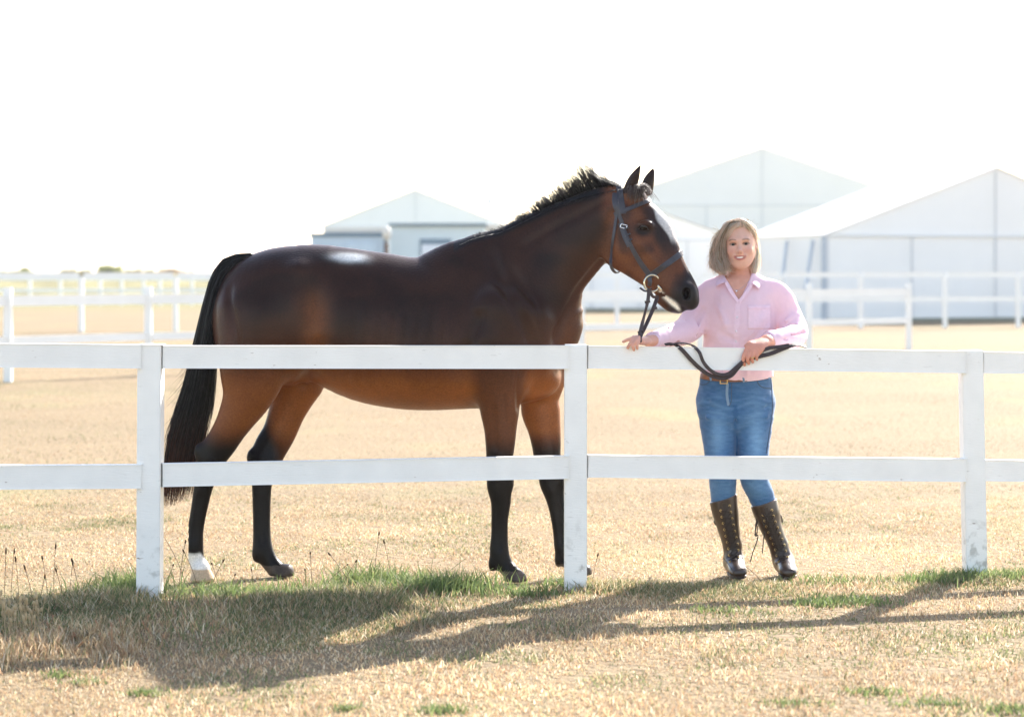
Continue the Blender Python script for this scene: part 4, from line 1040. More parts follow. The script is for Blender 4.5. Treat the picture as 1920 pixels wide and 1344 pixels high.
M_skin.node_tree.nodes['Principled BSDF'].inputs['Subsurface Radius'].default_value = (.02, .008, .004)
me = b.mesh('person', .0033, (W(1160, 0, 9.35)[0], 9.31, 0.0), (W(1525, 0, 10)[0], 10.04, 1.68), skin_col)
px0 = W(1405, 1080, YW)
woman = link('person', me, M_skin, loc=(px0[0], YW, 0))
meta(woman, 'smiling blonde woman in pink shirt, jeans and tall laced boots leaning on the fence', 'person')
# ---- eyes, teeth
def eye_mesh(c):
    bm = bmesh.new(); bmesh.ops.create_uvsphere(bm, u_segments=24, v_segments=24, radius=.0118)
    V = np.array([v.co[:] for v in bm.verts]); gaze = RH @ np.array([.04, -1, -.02]); gaze /= np.linalg.norm(gaze)
    a = V @ gaze / .0118; col = np.tile([.42, .38, .36], (len(V), 1)); col[a > .76] = (.06, .055, .045); col[a > .95] = (.01, .01, .01)
    me = bpy.data.meshes.new('eye'); bm.to_mesh(me); bm.free()
    at = me.color_attributes.new('Col', 'FLOAT_COLOR', 'POINT'); cc = np.ones((len(V), 4)); cc[:, :3] = col; at.data.foreach_set('color', cc.ravel().astype(np.float32))
    for p in me.polygons: p.use_smooth = True
    me.transform(Matrix.Translation(c)); return me
M_eyeball = mat('eyeball', attr=True, rough=.25, spec=.4)
for sg in (-1, 1): link('eye', eye_mesh(Hd(sg * .032, -.0672, -.001)), M_eyeball, woman)
M_teeth = mat('teeth', (.90, .87, .82), .25)
tp = [Hd(x * .88, y + .0035, mz(x, -.0662, -.0600)) for x, y in MX]
ribbon('teeth', tp, [tuple(RH @ np.array([x * 18, -1, 0])) for x, y in MX], .0078, .003, M_teeth, woman, taper=(.5, .9, 1, 1, 1, .9, .5))
# ---- shirt
sh = SDF()
sh.tube([wn(1388, 531, YW + .005, .085, .070), wn(1388, 540, YW + .003, .142, .082), wn(1388, 553, YW, .175, .098), wn(1388, 574, YW - .004, .172, .118), wn(1387, 606, YW - .010, .167, .128), wn(1385, 645, YW - .004, .163, .116), wn(1383, 682, YW - .002, .164, .114), wn(1382, 701, YW - .004, .169, .118)], k=.02, hint=(1, 0, 0))
sh.tube([wn(x, y, d, r, r) for (x, y, d), r in zip([(1334, 549, 9.905), (1323, 561, 9.90), (1306, 592, 9.875), (1290, 617, 9.81), (1262, 628, 9.68), (1238, 634, 9.585), (1224, 638, 9.535)], (.058, .064, .066, .064, .052, .041, .035))], k=.035)
sh.tube([wn(x, y, d, r, r) for (x, y, d), r in zip([(1452, 549, 9.90), (1463, 560, 9.905), (1477, 592, 9.895), (1490, 622, 9.84), (1482, 634, 9.76), (1462, 636, 9.69), (1444, 637, 9.635)], (.058, .064, .063, .061, .056, .047, .038))], k=.035)
# folds
def fold(pts, r, amp): sh.groove([W(*p) for p in pts], r, amp * 2.2)
for pts, r, a_ in [
    ([(1318, 580, 9.82), (1306, 604, 9.79), (1300, 628, 9.77)], .012, -.010), ([(1300, 590, 9.81), (1280, 612, 9.75), (1262, 622, 9.66)], .013, .009), ([(1292, 598, 9.79), (1272, 614, 9.70), (1250, 622, 9.61)], .009, -.007),
    ([(1284, 628, 9.74), (1266, 640, 9.64)], .010, -.008), ([(1252, 618, 9.62), (1240, 636, 9.55)], .008, -.006), ([(1262, 614, 9.65), (1276, 640, 9.70)], .009, .006),
    ([(1456, 600, 9.80), (1470, 612, 9.80), (1492, 612, 9.79)], .010, -.010), ([(1458, 618, 9.78), (1478, 622, 9.76), (1500, 616, 9.79)], .010, .009), ([(1462, 606, 9.80), (1482, 596, 9.82), (1496, 590, 9.85)], .009, .007),
    ([(1462, 628, 9.68), (1484, 630, 9.70), (1506, 622, 9.78)], .009, -.009), ([(1470, 640, 9.66), (1492, 640, 9.72), (1510, 632, 9.80)], .008, .006), ([(1450, 632, 9.62), (1474, 636, 9.66)], .006, -.005),
    ([(1322, 600, 9.78), (1345, 622, 9.775), (1380, 640, 9.775)], .014, -.006), ([(1320, 625, 9.79), (1350, 645, 9.78)], .012, .006), ([(1450, 598, 9.79), (1425, 625, 9.775), (1400, 648, 9.78)], .014, -.006),
    ([(1455, 615, 9.80), (1435, 645, 9.785)], .012, .006), ([(1330, 560, 9.80), (1350, 585, 9.78), (1360, 610, 9.77)], .016, .004), ([(1442, 560, 9.80), (1426, 590, 9.775)], .016, -.004),
    ([(1330, 700, 9.79), (1336, 680, 9.79)], .012, -.006), ([(1360, 704, 9.78), (1362, 682, 9.78)], .012, .006), ([(1425, 704, 9.78), (1420, 680, 9.78)], .014, -.007), ([(1400, 705, 9.78), (1402, 690, 9.78)], .010, .005)]:
    fold(pts, r, a_)
def shirt_post(P, d):
    x, y, z = P.T
    d = d + (vnoise(P, 22, 4) - .5) * .005 + (vnoise(P * np.array([1, 1, .6]), 48, 5) - .5) * .0022
    z0 = W(1383, 563, 9.8)[2]; z1 = W(1387, 515, 9.85)[2]; xc = W(1385.5, 540, 9.8)[0]
    hw = .004 + np.clip((z - z0) / (z1 - z0), 0, 1.2) * .060
    v = np.maximum(np.maximum(np.abs(x - xc) - hw, y - (YW - .01)), z0 - z)
    d = np.maximum(d, -v)
    nk_ = np.sqrt((x - W(1387, 500, YW)[0]) ** 2 + (y - (YW + .01)) ** 2) - .063
    d = np.maximum(d, -np.maximum(nk_, -(z - W(0, 540, YW)[2])))
    # sleeve ends and hem are cut
    cu = W(1219, 638, 9.52); dn = np.array([-.22, -1, 0.0]); dn /= np.linalg.norm(dn)
    near = (x < W(1260, 0, 9.6)[0]); e = (P - cu) @ dn; d = np.where(near, np.maximum(d, e), d)
    cu = W(1440, 638, 9.62); dn = np.array([-.75, -.66, 0.0]); near = (y < 9.70) & (z < W(0, 610, 9.6)[2]) & (x > W(1400, 0, 9.6)[0]); e = (P - cu) @ dn; d = np.where(near, np.maximum(d, e), d)
    hem = W(0, 705.5, YW)[2] + .012 * np.cos((x - W(1383, 0, YW)[0]) * 16)
    d = np.where(z < W(0, 690, YW)[2], np.maximum(d, (W(0, 713, YW)[2] + .022 * (np.abs(x - W(1385, 0, YW)[0]) / .17) ** 2) - z), d)
    return d
sh.post.append(shirt_post)
M_shirt = mat('pink_linen', (.93, .67, .75), .75, var=.02, vscale=70, bump=.0006, bscale=260, bstretch=(1, 1, 2), sheen=.3, trans=.22, spec=.2, detail=6)
me = sh.mesh('shirt', .0036, (W(1215, 0, 9.5)[0], 9.49, .86), (W(1528, 0, 10)[0], 10.05, 1.40))
shirt = link('shirt', me, M_shirt, woman)
M_shirt2 = mat('pink_linen_trim', (.94, .69, .77), .75, var=.04, vscale=70, trans=.2, spec=.2)
def on(sdf, pts, off=.0015, y0=9.45, n=5):
    p = cr(np.array(pts, float), n) if len(pts) > 2 else np.linspace(pts[0], pts[1], 12); return sdf.raycast(p[:, 0], p[:, 1], y0, off)
def sribbon(name, sdf, pts, w_, th, m, parent, off=.0015, y0=9.45, n=5):
    P, Gd = on(sdf, pts, off, y0, n); return ribbon(name, P, Gd, w_, th, m, parent, n=1)
sribbon('placket', sh, [(1384, 566), (1382.5, 590), (1380.5, 620), (1380, 646)], .026, .0024, M_shirt2, shirt, y0=9.66)
sribbon('placket', sh, [(1380, 646), (1380, 680), (1381, 706)], .026, .0024, M_shirt2, shirt, y0=9.68)
for (x, y) in ((1382, 595), (1380.5, 621), (1380, 640)):
    P, Gd = sh.raycast([x], [y], 9.66, .0045); bm = bmesh.new()
    q_ = Vector(Gd[0]).to_track_quat('Z', 'Y').to_matrix().to_4x4(); bmesh.ops.create_cone(bm, segments=16, radius1=.0058, radius2=.0045, depth=.0026, cap_ends=True, matrix=Matrix.Translation(P[0]) @ q_)
    link('button', bm_mesh('button', bm, True), mat('button', (.85, .70, .76), .25), shirt)
# pocket: thin patch following the shirt
gx, gy = np.meshgrid(np.linspace(1402, 1446, 16), np.linspace(572, 617, 16), indexing='ij')
P, Gd = sh.raycast(gx.ravel(), gy.ravel(), 9.66, .0022); i = np.arange(15)[:, None]; j = np.arange(15)[None]
q = np.stack([i * 16 + j, (i + 1) * 16 + j, (i + 1) * 16 + j + 1, i * 16 + j + 1], -1).reshape(-1, 4)
Pb = P - Gd * .003; nP = len(P)
bd = [(a, b_) for a, b_ in zip(list(range(0, 15)), list(range(1, 16)))] + [(15 + 16 * k_, 31 + 16 * k_) for k_ in range(15)] + [(255 - k_, 254 - k_) for k_ in range(15)] + [(240 - 16 * k_, 224 - 16 * k_) for k_ in range(15)]
q = np.vstack([q, [[a, b_, b_ + nP, a + nP] for a, b_ in bd]])
pocket = link('pocket', np_mesh('pocket', np.vstack([P, Pb]), quads=q), M_shirt2, shirt)
sribbon('pocket_hem', sh, [(1402, 579), (1424, 578.5), (1446, 579)], .0018, .0035, M_shirt2, pocket, off=.0035, y0=9.66)
# cuffs
def cuff(c, d, r, w_):
    c = np.array(c); d = np.array(d, float); d /= np.linalg.norm(d); u = np.cross(d, [0, 0, 1]); u /= np.linalg.norm(u); v = np.cross(d, u); T = np.linspace(0, 2 * np.pi, 33)
    P = c + np.cos(T)[:, None] * u * r + np.sin(T)[:, None] * v * r; Nn = np.cos(T)[:, None] * u + np.sin(T)[:, None] * v
    ribbon('cuff', P, Nn, w_, .004, M_shirt2, shirt, n=1)
cuff(W(1225, 638, 9.55), (.22, 1, 0), .0375, .045); cuff(W(1446, 637, 9.65), (.75, .66, 0), .041, .045)
# collar: stand and two pointed flaps with thickness
T = np.radians(np.linspace(-215, 35, 30)); c0 = W(1387, 523, YW + .012)
st = np.stack([c0[0] + .066 * np.cos(T), c0[1] - .066 * np.sin(-T) * -1 * -1, c0[2] + .006 * np.sin(T)], 1)
T = np.radians(np.linspace(-38, 218, 34)); st = np.stack([c0[0] + .066 * np.cos(T), c0[1] + .062 * np.sin(T), c0[2] + .014 * np.sin(T)], 1)
ribbon('collar_stand', st, np.stack([np.cos(T), np.sin(T), 0 * T], 1), .028, .004, M_shirt2, shirt, n=1)
def flap(tab, name='collar'):
    # tab: rows of (inner px,py,y) / (outer px,py,y)
    V = []
    for a, o_ in tab:
        a, o_ = W(*a), W(*o_)
        for t in np.linspace(0, 1, 5): p = a + (o_ - a) * t; p = p + np.array([0, -.004 * math.sin(t * math.pi), .003 * math.sin(t * math.pi)]); V.append(p)
    V = cr(np.array(V).reshape(len(tab), -1), 4).reshape(-1, 5, 3); K = len(V); V2 = V + np.array([0, .004, -.002])
    n_ = K * 5; Vv = np.vstack([V.reshape(-1, 3), V2.reshape(-1, 3)]); q = []
    for i in range(K - 1):
        for j in range(4):
            a = i * 5 + j; q += [[a, a + 1, a + 6, a + 5], [a + n_, a + 5 + n_, a + 6 + n_, a + 1 + n_]]
        q += [[i * 5, i * 5 + 5, i * 5 + 5 + n_, i * 5 + n_], [i * 5 + 4, i * 5 + 4 + n_, i * 5 + 9 + n_, i * 5 + 9]]
    for j in range(4):
        e = (K - 1) * 5 + j; q += [[j, j + n_, j + 1 + n_, j + 1], [e, e + 1, e + 1 + n_, e + n_]]
    link(name, np_mesh(name, Vv, quads=q), M_shirt2, shirt)
flap([((1372, 508, 9.99), (1366, 516, 10.0)), ((1361, 509, 9.945), (1351, 518, 9.955)), ((1358.5, 514, 9.885), (1346, 520, 9.895)), ((1360.5, 524, 9.835), (1343.5, 529, 9.845)), ((1360, 529, 9.80), (1342.5, 537, 9.80))])
flap([((1402, 508, 9.99), (1408, 516, 10.0)), ((1412, 509, 9.945), (1422, 517, 9.955)), ((1415, 514, 9.885), (1427, 520, 9.895)), ((1411, 526, 9.835), (1428, 531, 9.845)), ((1409.5, 531, 9.80), (1422.5, 543, 9.795))])
# turned-back edges of the open neck
ribbon('neck_facing', [W(1361, 529, 9.812), W(1368, 543, 9.795), W(1377, 556, 9.783), W(1384, 566, 9.777)], (0.2, -1, .1), .016, .004, M_shirt2, shirt)
ribbon('neck_facing', [W(1411, 530, 9.812), W(1403, 544, 9.795), W(1394, 556, 9.783), W(1386, 566, 9.777)], (-.2, -1, .1), .016, .004, M_shirt2, shirt)

# ---- jeans
j_ = SDF()
j_.tube([wn(1379, 700, YW, .160, .105), wn(1379, 722, YW, .170, .116), wn(1379, 748, YW + .002, .176, .124), wn(1380, 770, YW, .172, .118)], k=.02, hint=(1, 0, 0))
LL = [(1346, 755, .102, .114), (1348, 795, .0900, .100), (1350, 830, .0785, .088), (1351, 858, .071, .080), (1354, 885, .0635, .070), (1355.5, 908, .0615, .066), (1356, 938, .058, .064), (1359, 962, .050, .055)]
LR = [(1413, 755, .102, .114), (1411, 795, .092, .100), (1411, 830, .080, .088), (1410.5, 858, .0735, .080), (1412, 885, .0650, .070), (1416, 905, .0625, .067), (1428, 930, .0600, .064), (1437, 956, .050, .055)]
j_.tube([wn(x, y, YW, a, c) for x, y, a, c in LL], k=.012, hint=(1, 0, 0)); j_.tube([wn(x, y, YW, a, c) for x, y, a, c in LR], k=.012, hint=(1, 0, 0))
def jf(pts, r, amp, d=9.79): j_.groove([W(x, y, d) for x, y in pts], r, amp * 1.5)
jf([(1378, 775), (1379, 800), (1379, 850)], .009, -.004, 9.80)
for pts, a_ in [([(1378, 764), (1360, 770), (1335, 762)], -.006), ([(1376, 772), (1350, 784), (1322, 782)], .005), ([(1380, 764), (1400, 772), (1440, 762)], -.006), ([(1382, 774), (1410, 784), (1440, 780)], .005),
                ([(1310, 745), (1330, 752), (1350, 750)], -.004), ([(1448, 740), (1425, 750), (1400, 748)], -.004), ([(1330, 905), (1355, 909), (1380, 903)], -.006), ([(1332, 920), (1355, 924), (1380, 917)], .006), ([(1333, 930), (1358, 933)], -.004),
                ([(1390, 908), (1415, 912), (1440, 904)], -.006), ([(1398, 922), (1422, 928), (1446, 918)], .006), ([(1404, 934), (1430, 938), (1450, 928)], -.005), ([(1325, 850), (1350, 856), (1375, 850)], .003)]:
    jf(pts, .011, a_, 9.81)
j_.post.append(lambda P, d: np.maximum(d + (vnoise(P * np.array([1, 1, 2.2]), 14, 8) - .5) * .006 + (vnoise(P * np.array([1, 1, 2]), 40, 9) - .5) * .0018, P[:, 2] - (W(0, 701, YW)[2] + .0)))
def jean_col(V):
    X, Y, Z = V.T; px = 960 + X * F / Y; py = HY + (CH - Z) * F / Y; n = vnoise(V, 7, 2); f = vnoise(V * np.array([1, 1, 3]), 45, 3)
    base = np.array([.028, .088, .205]); fade = np.array([.130, .255, .43])
    t = np.exp(-((px - 1345) / 15) ** 2 - ((py - 830) / 60) ** 2) * .75 + np.exp(-((px - 1418) / 17) ** 2 - ((py - 825) / 62) ** 2) * .85
    t = t + .22 * np.exp(-((py - 915) / 20) ** 2) + .30 * (f - .5) + .3 * (n - .5) + .12
    # whiskers at the hips
    t = t + .22 * np.exp(-((py - 760 - 6 * np.sin(px * .07)) / 3.) ** 2) + .16 * np.exp(-((py - 748 + 4 * np.sin(px * .09)) / 2.5) ** 2) + .14 * np.exp(-((py - 778 - 5 * np.sin(px * .06)) / 3) ** 2)
    sm_ = np.exp(-((px - 1379) / 4) ** 2) * (py > 760) * (py < 860); t = t - .3 * sm_
    t = np.clip(t, 0, 1)[:, None]
    return base + (fade - base) * t
M_jean = mat('denim', attr=True, rough=.85, bump=.0005, bscale=380, bstretch=(1, 1, .4), sheen=.25, spec=.15, var=.12, vscale=260)
me = j_.mesh('jeans', .0036, (W(1290, 0, 10)[0], 9.74, .25), (W(1470, 0, 10)[0], 10.06, .93), jean_col)
jeans = link('jeans', me, M_jean, woman)
M_stitch = mat('stitching', (.045, .08, .14), .8); M_fade = mat('faded_denim', (.16, .25, .36), .85, sheen=.2)
sribbon('waistband', j_, [(1314, 710), (1330, 713), (1379, 716), (1425, 712), (1446, 707)], .006, .002, M_stitch, jeans, y0=9.7)
sribbon('pocket_seam', j_, [(1419, 712), (1424, 722), (1434, 727), (1447, 728)], .0045, .0025, M_stitch, jeans, y0=9.7)
sribbon('pocket_seam', j_, [(1331, 713), (1326, 719), (1318, 721), (1313, 720)], .0045, .0025, M_stitch, jeans, y0=9.7)
sribbon('fly', j_, [(1372, 718), (1371.5, 735), (1371, 752), (1367, 762)], .004, .003, M_stitch, jeans, y0=9.7)
sribbon('fly', j_, [(1364, 718), (1363, 740), (1366, 760)], .012, .0016, M_fade, jeans, y0=9.7)
sribbon('side_seam', j_, [(1446, 712), (1448, 740), (1448, 775), (1443, 810), (1437, 850)], .004, .003, M_stitch, jeans, y0=9.7)
# belt
M_belt = mat('brown_belt', (.20, .075, .028), .4, var=.2, vscale=30, spec=.5)
sribbon('belt', j_, [(1314, 704), (1325, 706.5), (1350, 709.5), (1379, 710.5), (1405, 708.5), (1430, 704.5), (1447, 700.5)], .026, .005, M_belt, woman, off=.004, y0=9.7)
for (x, y) in ((1331, 706.5), (1393, 710), (1440, 704)): sribbon('belt_loop', j_, [(x, y - 6), (x + 1, y), (x + 2, y + 7)], .009, .005, M_fade, jeans, off=.008, y0=9.7)
M_brass = mat('brass', (.62, .44, .18), .3, metal=1)
P, _ = j_.raycast([1357], [714], 9.7, .009); bm = bmesh.new()
for dx, dz, sx_, sz_ in ((-.016, 0, .004, .026), (.016, 0, .004, .026), (0, .012, .034, .004), (0, -.012, .034, .004)): box_bm(bm, Vector(P[0]) + Vector((dx, 0, dz)), (sx_, .004, sz_), 0, .001)
link('belt_buckle', bm_mesh('belt_buckle', bm), M_brass, woman)

# ---- boots
M_boot = mat('boot_leather', attr=True, rough=.33, bump=.0016, bscale=26, spec=.55, coat=.15, var=.2, vscale=18)
M_bootd = mat('boot_trim', (.022, .012, .009), .5); M_lace = mat('lace_cord', (.018, .010, .008), .7)
def boot(nodes, toe, side, hook):
    B_ = SDF(); B_.tube([(W(x, y, YW), a * HSC, c * HSC) for x, y, a, c in nodes], k=.02, hint=(1, 0, 0), n=4)
    hx, hy_, tx, ty_ = toe
    B_.tube([(np.array([hx, YW + .055, .045]), .034, .036), (np.array([(hx + tx) / 2, YW - .04, .050]), .040, .038), (np.array([tx, ty_, .034]), .043, .030), (np.array([tx + side * .002, ty_ - .035, .028]), .034, .022)], k=.045, hint=(1, 0, 0))
    # creases at the ankle
    for (x, y, a_) in hook: B_.groove([W(x - 14, y + 3, YW - .05), W(x, y, YW - .07), W(x + 14, y - 4, YW - .05)], .008, a_)
    B_.post.append(lambda P, d: np.maximum(np.maximum(d, -P[:, 2] + .012) + (vnoise(P, 30, 6) - .5) * .0025, P[:, 2] - (W(0, nodes[0][1], YW)[2] + side * (P[:, 0] - W(nodes[0][0], 0, YW)[0]) * .32)))
    def col(V):
        L0 = np.array([n_[:2] for n_ in nodes]); px = 960 + V[:, 0] * F / V[:, 1]; py = HY + (CH - V[:, 2]) * F / V[:, 1]
        cx = np.interp(py, L0[:, 1], L0[:, 0]); n = vnoise(V, 25, 4)
        c = np.tile([.038, .021, .013], (len(V), 1)) * (.6 + .8 * n[:, None]); front = (np.abs(px - cx - 0) < 11) & (V[:, 1] < YW) & (py < 1055)
        c = np.where(front[:, None], np.array([.026, .012, .008]), c); top = (py < np.interp(px, [L0[0, 0] - 30, L0[0, 0] + 30], [L0[0, 1] + 3 + side * 8, L0[0, 1] + 3 - side * 8])); c = np.where(top[:, None], np.array([.10, .042, .026]), c); return c
    zt = W(0, nodes[0][1], YW)[2] + .04
    lo = (W(min(n_[0] for n_ in nodes) - 34, 0, YW)[0], ty_ - .07, -.0); hi = (W(max(n_[0] for n_ in nodes) + 34, 0, YW)[0], YW + .12, zt)
    bt = link('boot', B_.mesh('boot', .0042, lo, hi, col), M_boot, woman)
    # sole
    P = np.array([[hx, YW + .075, .008], [hx, YW - .02, .008], [tx, ty_ + .01, .008], [tx + side * .002, ty_ - .045, .008]])
    ribbon('sole', P, (0, 0, 1), .078, .016, M_bootd, bt, taper=(.75, .8, 1, 1, .55))
    L0 = np.array([n_[:2] for n_ in nodes]); eye_p = []
    for kk, y in enumerate(np.linspace(nodes[0][1] + 20, 1048, 9)):
        cx = np.interp(y, L0[:, 1], L0[:, 0])
        for sg in (-1, 1):
            P, Gd = B_.raycast([cx + sg * 8.5 + 1], [y + (-5 if sg > 0 else 4)], 9.5, .002); eye_p.append((P[0], Gd[0]))
            ring('eyelet', P[0], .0045, .0018, M_brass, bt, nrm=Gd[0], seg=10)
    lp = []
    for kk in range(8):
        a, b_ = eye_p[2 * kk], eye_p[2 * kk + 3]; c_, d_ = eye_p[2 * kk + 1], eye_p[2 * kk + 2]
        for (p, q2) in ((a, b_), (c_, d_)): lp.append(np.linspace(p[0] + p[1] * .004, q2[0] + q2[1] * .004, 6) + (p[1] * .003)[None] * np.sin(np.linspace(0, 3.14, 6))[:, None])
    v_, q_ = tube_np(np.array(lp), np.full((len(lp), 6), .0021), 6); link('lace', np_mesh('lace', v_, quads=q_), M_lace, bt)
    sribbon('lacing_flap', B_, [(np.interp(y, L0[:, 1], L0[:, 0]) + 1, y) for y in np.linspace(nodes[0][1] + 10, 1050, 6)], .020, .003, M_bootd, bt, off=.001, y0=9.5)
    return bt, B_
HSC = 1.0
bl_, BL = boot([(1356, 933, .0655, .066), (1359, 955, .0620, .066), (1364, 980, .0540, .062), (1369.5, 1006, .0465, .054), (1373, 1020, .0455, .050), (1374.5, 1036, .0440, .048), (1376, 1052, .044, .052)], (W(1376, 0, YW)[0], 0, W(1378, 0, YW)[0], 9.775), -1 * -1, [(1373, 1018, -.006), (1375, 1028, .005), (1375, 1040, -.006), (1376, 1050, .004)])
br_, BR = boot([(1432, 941, .0640, .066), (1437, 958, .0620, .066), (1444, 982, .0540, .062), (1454, 1008, .0470, .054), (1460, 1022, .0465, .050), (1464, 1038, .0450, .048), (1469, 1054, .044, .052)], (W(1472, 0, YW)[0], 0, W(1471, 0, YW)[0], 9.775), 1, [(1460, 1020, -.006), (1463, 1030, .006), (1465, 1042, -.007), (1468, 1052, .004)])
# loose lace ends hanging from the right-hand boot
for pts in ([(1419, 972, 9.80), (1416.5, 988, 9.80), (1417, 1004, 9.80), (1421.5, 1003, 9.80), (1418, 1018, 9.79), (1412, 1034, 9.79), (1406.5, 1053, 9.79)], [(1421, 975, 9.80), (1417, 992, 9.79), (1415.5, 1003, 9.79), (1419, 1000, 9.80), (1421, 985, 9.80)], [(1434, 994, 9.81), (1432, 1010, 9.80), (1429, 1037, 9.80)], [(1427, 962, 9.80), (1434, 966, 9.79), (1438, 974, 9.79), (1433, 984, 9.80), (1430, 976, 9.80)]):
    L_ = cr([W(*p) for p in pts], 6); v_, q_ = tube_np(L_[None], np.full((1, len(L_)), .0026), 6); link('lace', np_mesh('lace', v_, quads=q_), M_lace, br_)
for px_, py_, B_, par in ((1339, 978, BL, bl_), (1466, 971, BR, br_)):
    ribbon('pull_tab', [W(px_ + (3 if px_ < 1400 else -3), py_ - 7, 9.90), W(px_, py_, 9.90), W(px_ + (5 if px_ < 1400 else 1), py_ + 8, 9.90)], (-1 if px_ < 1400 else 1, 0, 0), .02, .004, M_bootd, par)

# ---- jewellery
P, Gd = b.raycast(np.interp(np.linspace(0, 1, 15), [0, .5, 1], [1364, 1380, 1404]), 527 + 17 * np.sin(np.linspace(0, np.pi, 15)), 9.5, .0015)
v_, q_ = tube_np(P[None], np.full((1, 15), .0007), 5); nl = link('necklace', np_mesh('necklace', v_, quads=q_), M_silver, woman)
P, Gd = b.raycast([1381], [546], 9.5, .003); bm = bmesh.new(); bmesh.ops.create_icosphere(bm, subdivisions=2, radius=.0048, matrix=Matrix.Translation(P[0]) @ Matrix.Diagonal((1, .5, 1, 1))); link('pendant', bm_mesh('pendant', bm, True), M_silver, nl)
ring('finger_ring', W(1410.3, 670.0, 9.495), .0090, .0022, M_brass, woman, nrm=(0.1, .12, -1), seg=20)

# ---- hair
M_blond = mat('blonde_hair', attr=True, rough=.40, spec=.5, trans=.55)
hb = SDF()
def hbe(c, r, k=.02, sub=False): hb.ell(Hd(*c), np.array(r) * HS, k * HS, RH, sub)
hbe((0, .024, .040), (.083, .098, .088), .01)
def hbt(nodes, k=.03): hb.tube([(Hd(*p), a * HS, c * HS) for p, a, c in nodes], k=k * HS)
hbt([((-.050, .010, .070), .045, .040), ((-.080, .012, .020), .050, .034), ((-.108, .010, -.040), .048, .038), ((-.112, .010, -.088), .042, .036), ((-.098, .008, -.118), .034, .028)])
hbt([((.052, .035, .066), .040, .026), ((.064, .052, .0), .040, .015), ((.062, .050, -.060), .034, .014), ((.058, .034, -.110), .024, .015), ((.058, .018, -.145), .014, .010)])
hbt([((0, .07, .03), .06, .05), ((0, .075, -.05), .075, .045), ((0, .065, -.11), .070, .035)])
hb.tube([(Hd(-.002, -.045, .098), .030 * HS, .018 * HS), (Hd(-.045, -.045, .078), .030 * HS, .018 * HS), (Hd(-.072, -.03, .045), .026 * HS, .016 * HS)], k=.02)
hb.ell(Hd(.012, -.078, -.010), np.array([.066, .078, .094]) * HS, .006, RH, True)
hb.post.append(lambda P, d: d + (vnoise(P * np.array([1.2, 1.2, .4]), 55, 3) - .5) * .008)
def hair_col(V):
    n = vnoise(V * np.array([1, 1, .25]), 90, 7)[:, None]; return np.array([.90, .74, .61]) * (.65 + .7 * n)
me = hb.mesh('hair', .0045, Hd(-.17, -.14, -.20), Hd(.15, .16, .16), hair_col); hair = link('hair', me, M_blond, woman)
lines = []; cols = []; K = 12; kk = np.linspace(0, 1, K)
def lock(ctrl, n_, spread, wave, r_=.0011, bright=1.0):
    """ctrl: head-local control rows; n_ strands round it"""
    for _ in range(int(n_ * 1.25)):
        o_ = rng.normal(size=3) * spread * np.array([1, 1, .35]); c_ = cr(ctrl, 4); L_ = np.stack([np.interp(np.linspace(0, rng.uniform(.86, 1.0), K), np.linspace(0, 1, len(c_)), c_[:, i]) for i in range(3)], 1)
        ph = rng.uniform(0, 6); amp = wave * kk[:, None] * np.stack([np.sin(kk * 9 + ph * .3), np.cos(kk * 8 + ph * .3), 0 * kk], 1)
        L_ = L_ + o_ * (.45 + .75 * kk[:, None]) + amp + rng.normal(size=3) * .006 * (kk[:, None] ** 3)
        lines.append((HO + (L_ * HS) @ RH.T)); g = rng.random()
        base = np.array([.96, .80, .67]) if g > .2 else np.array([.56, .43, .29])
        if g > .70: base = np.array([.97, .89, .79])
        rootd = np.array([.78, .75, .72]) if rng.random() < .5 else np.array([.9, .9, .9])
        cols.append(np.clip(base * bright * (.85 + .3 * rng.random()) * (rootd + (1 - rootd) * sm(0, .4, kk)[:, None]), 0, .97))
for q_i, a in enumerate(np.linspace(-.085, .10, 30)):     # image-left side, from the parting outwards
    yy = a; f_ = 1 - (a + .085) / .185; o1, o2, o3 = rng.normal(size=3) * np.array([.008, .014, .018])
    lock([(.004, yy * .8, .124 - .25 * max(0, abs(yy) - .05)), (-.046, yy * .95 - .004, .112), (-.082, yy, .066), (-.098 - .006 * f_ + o1, yy * .85 + .008, .012), (-.124 - .006 * f_ + o2, yy * .65 + .006, -.042), (-.130 + o2, yy * .6 + .004, -.090), (-.108 + .014 * f_ + o3, yy * .5 + .002, -.130 + o1)], 22, .0055, .014, bright=.80 + .2 * (q_i % 2) + .1 * rng.normal())
for (x_, z_) in ((-.062, -.128), (-.078, -.142), (-.094, -.136), (-.112, -.128), (-.128, -.112), (-.070, -.118)):   # curled ends
    lock([(-.070, -.030, .055), (-.094, -.034, .0), (-.118, -.030, -.050), (-.112 + (x_ + .09) * .4, -.034, -.092), (x_, -.036, z_), (x_ + .014, -.034, z_ - .010)], 34, .006, .006, bright=1.05)
for a in np.linspace(-.05, .10, 18):      # image-right side, tucked behind the ear
    yy = a
    lock([(.004, yy * .8, .122), (.042, yy * .9 + .006, .108), (.070, yy * .6 + .022, .064), (.078, yy * .3 + .046, .012), (.077, yy * .25 + .044, -.050), (.070, yy * .2 + .030, -.105), (.060, yy * .15 + .012, -.165)], 15, .0050, .007, bright=1.2)
for a in np.linspace(-.07, .07, 14):      # back
    lock([(a * .5, .05, .122), (a, .105, .07), (a * 1.15, .112, -.02), (a * 1.1, .098, -.09), (a, .075, -.135)], 12, .009, .006)
lock([(.006, -.055, .112), (-.030, -.080, .100), (-.060, -.070, .068), (-.076, -.054, .030), (-.086, -.045, -.02), (-.088, -.046, -.065), (-.072, -.052, -.105), (-.062, -.054, -.130)], 110, .007, .007, bright=.85)
lock([(.008, -.050, .114), (.032, -.066, .102), (.056, -.050, .074), (.072, -.022, .046), (.080, .004, .020)], 70, .005, .002, bright=1.1)
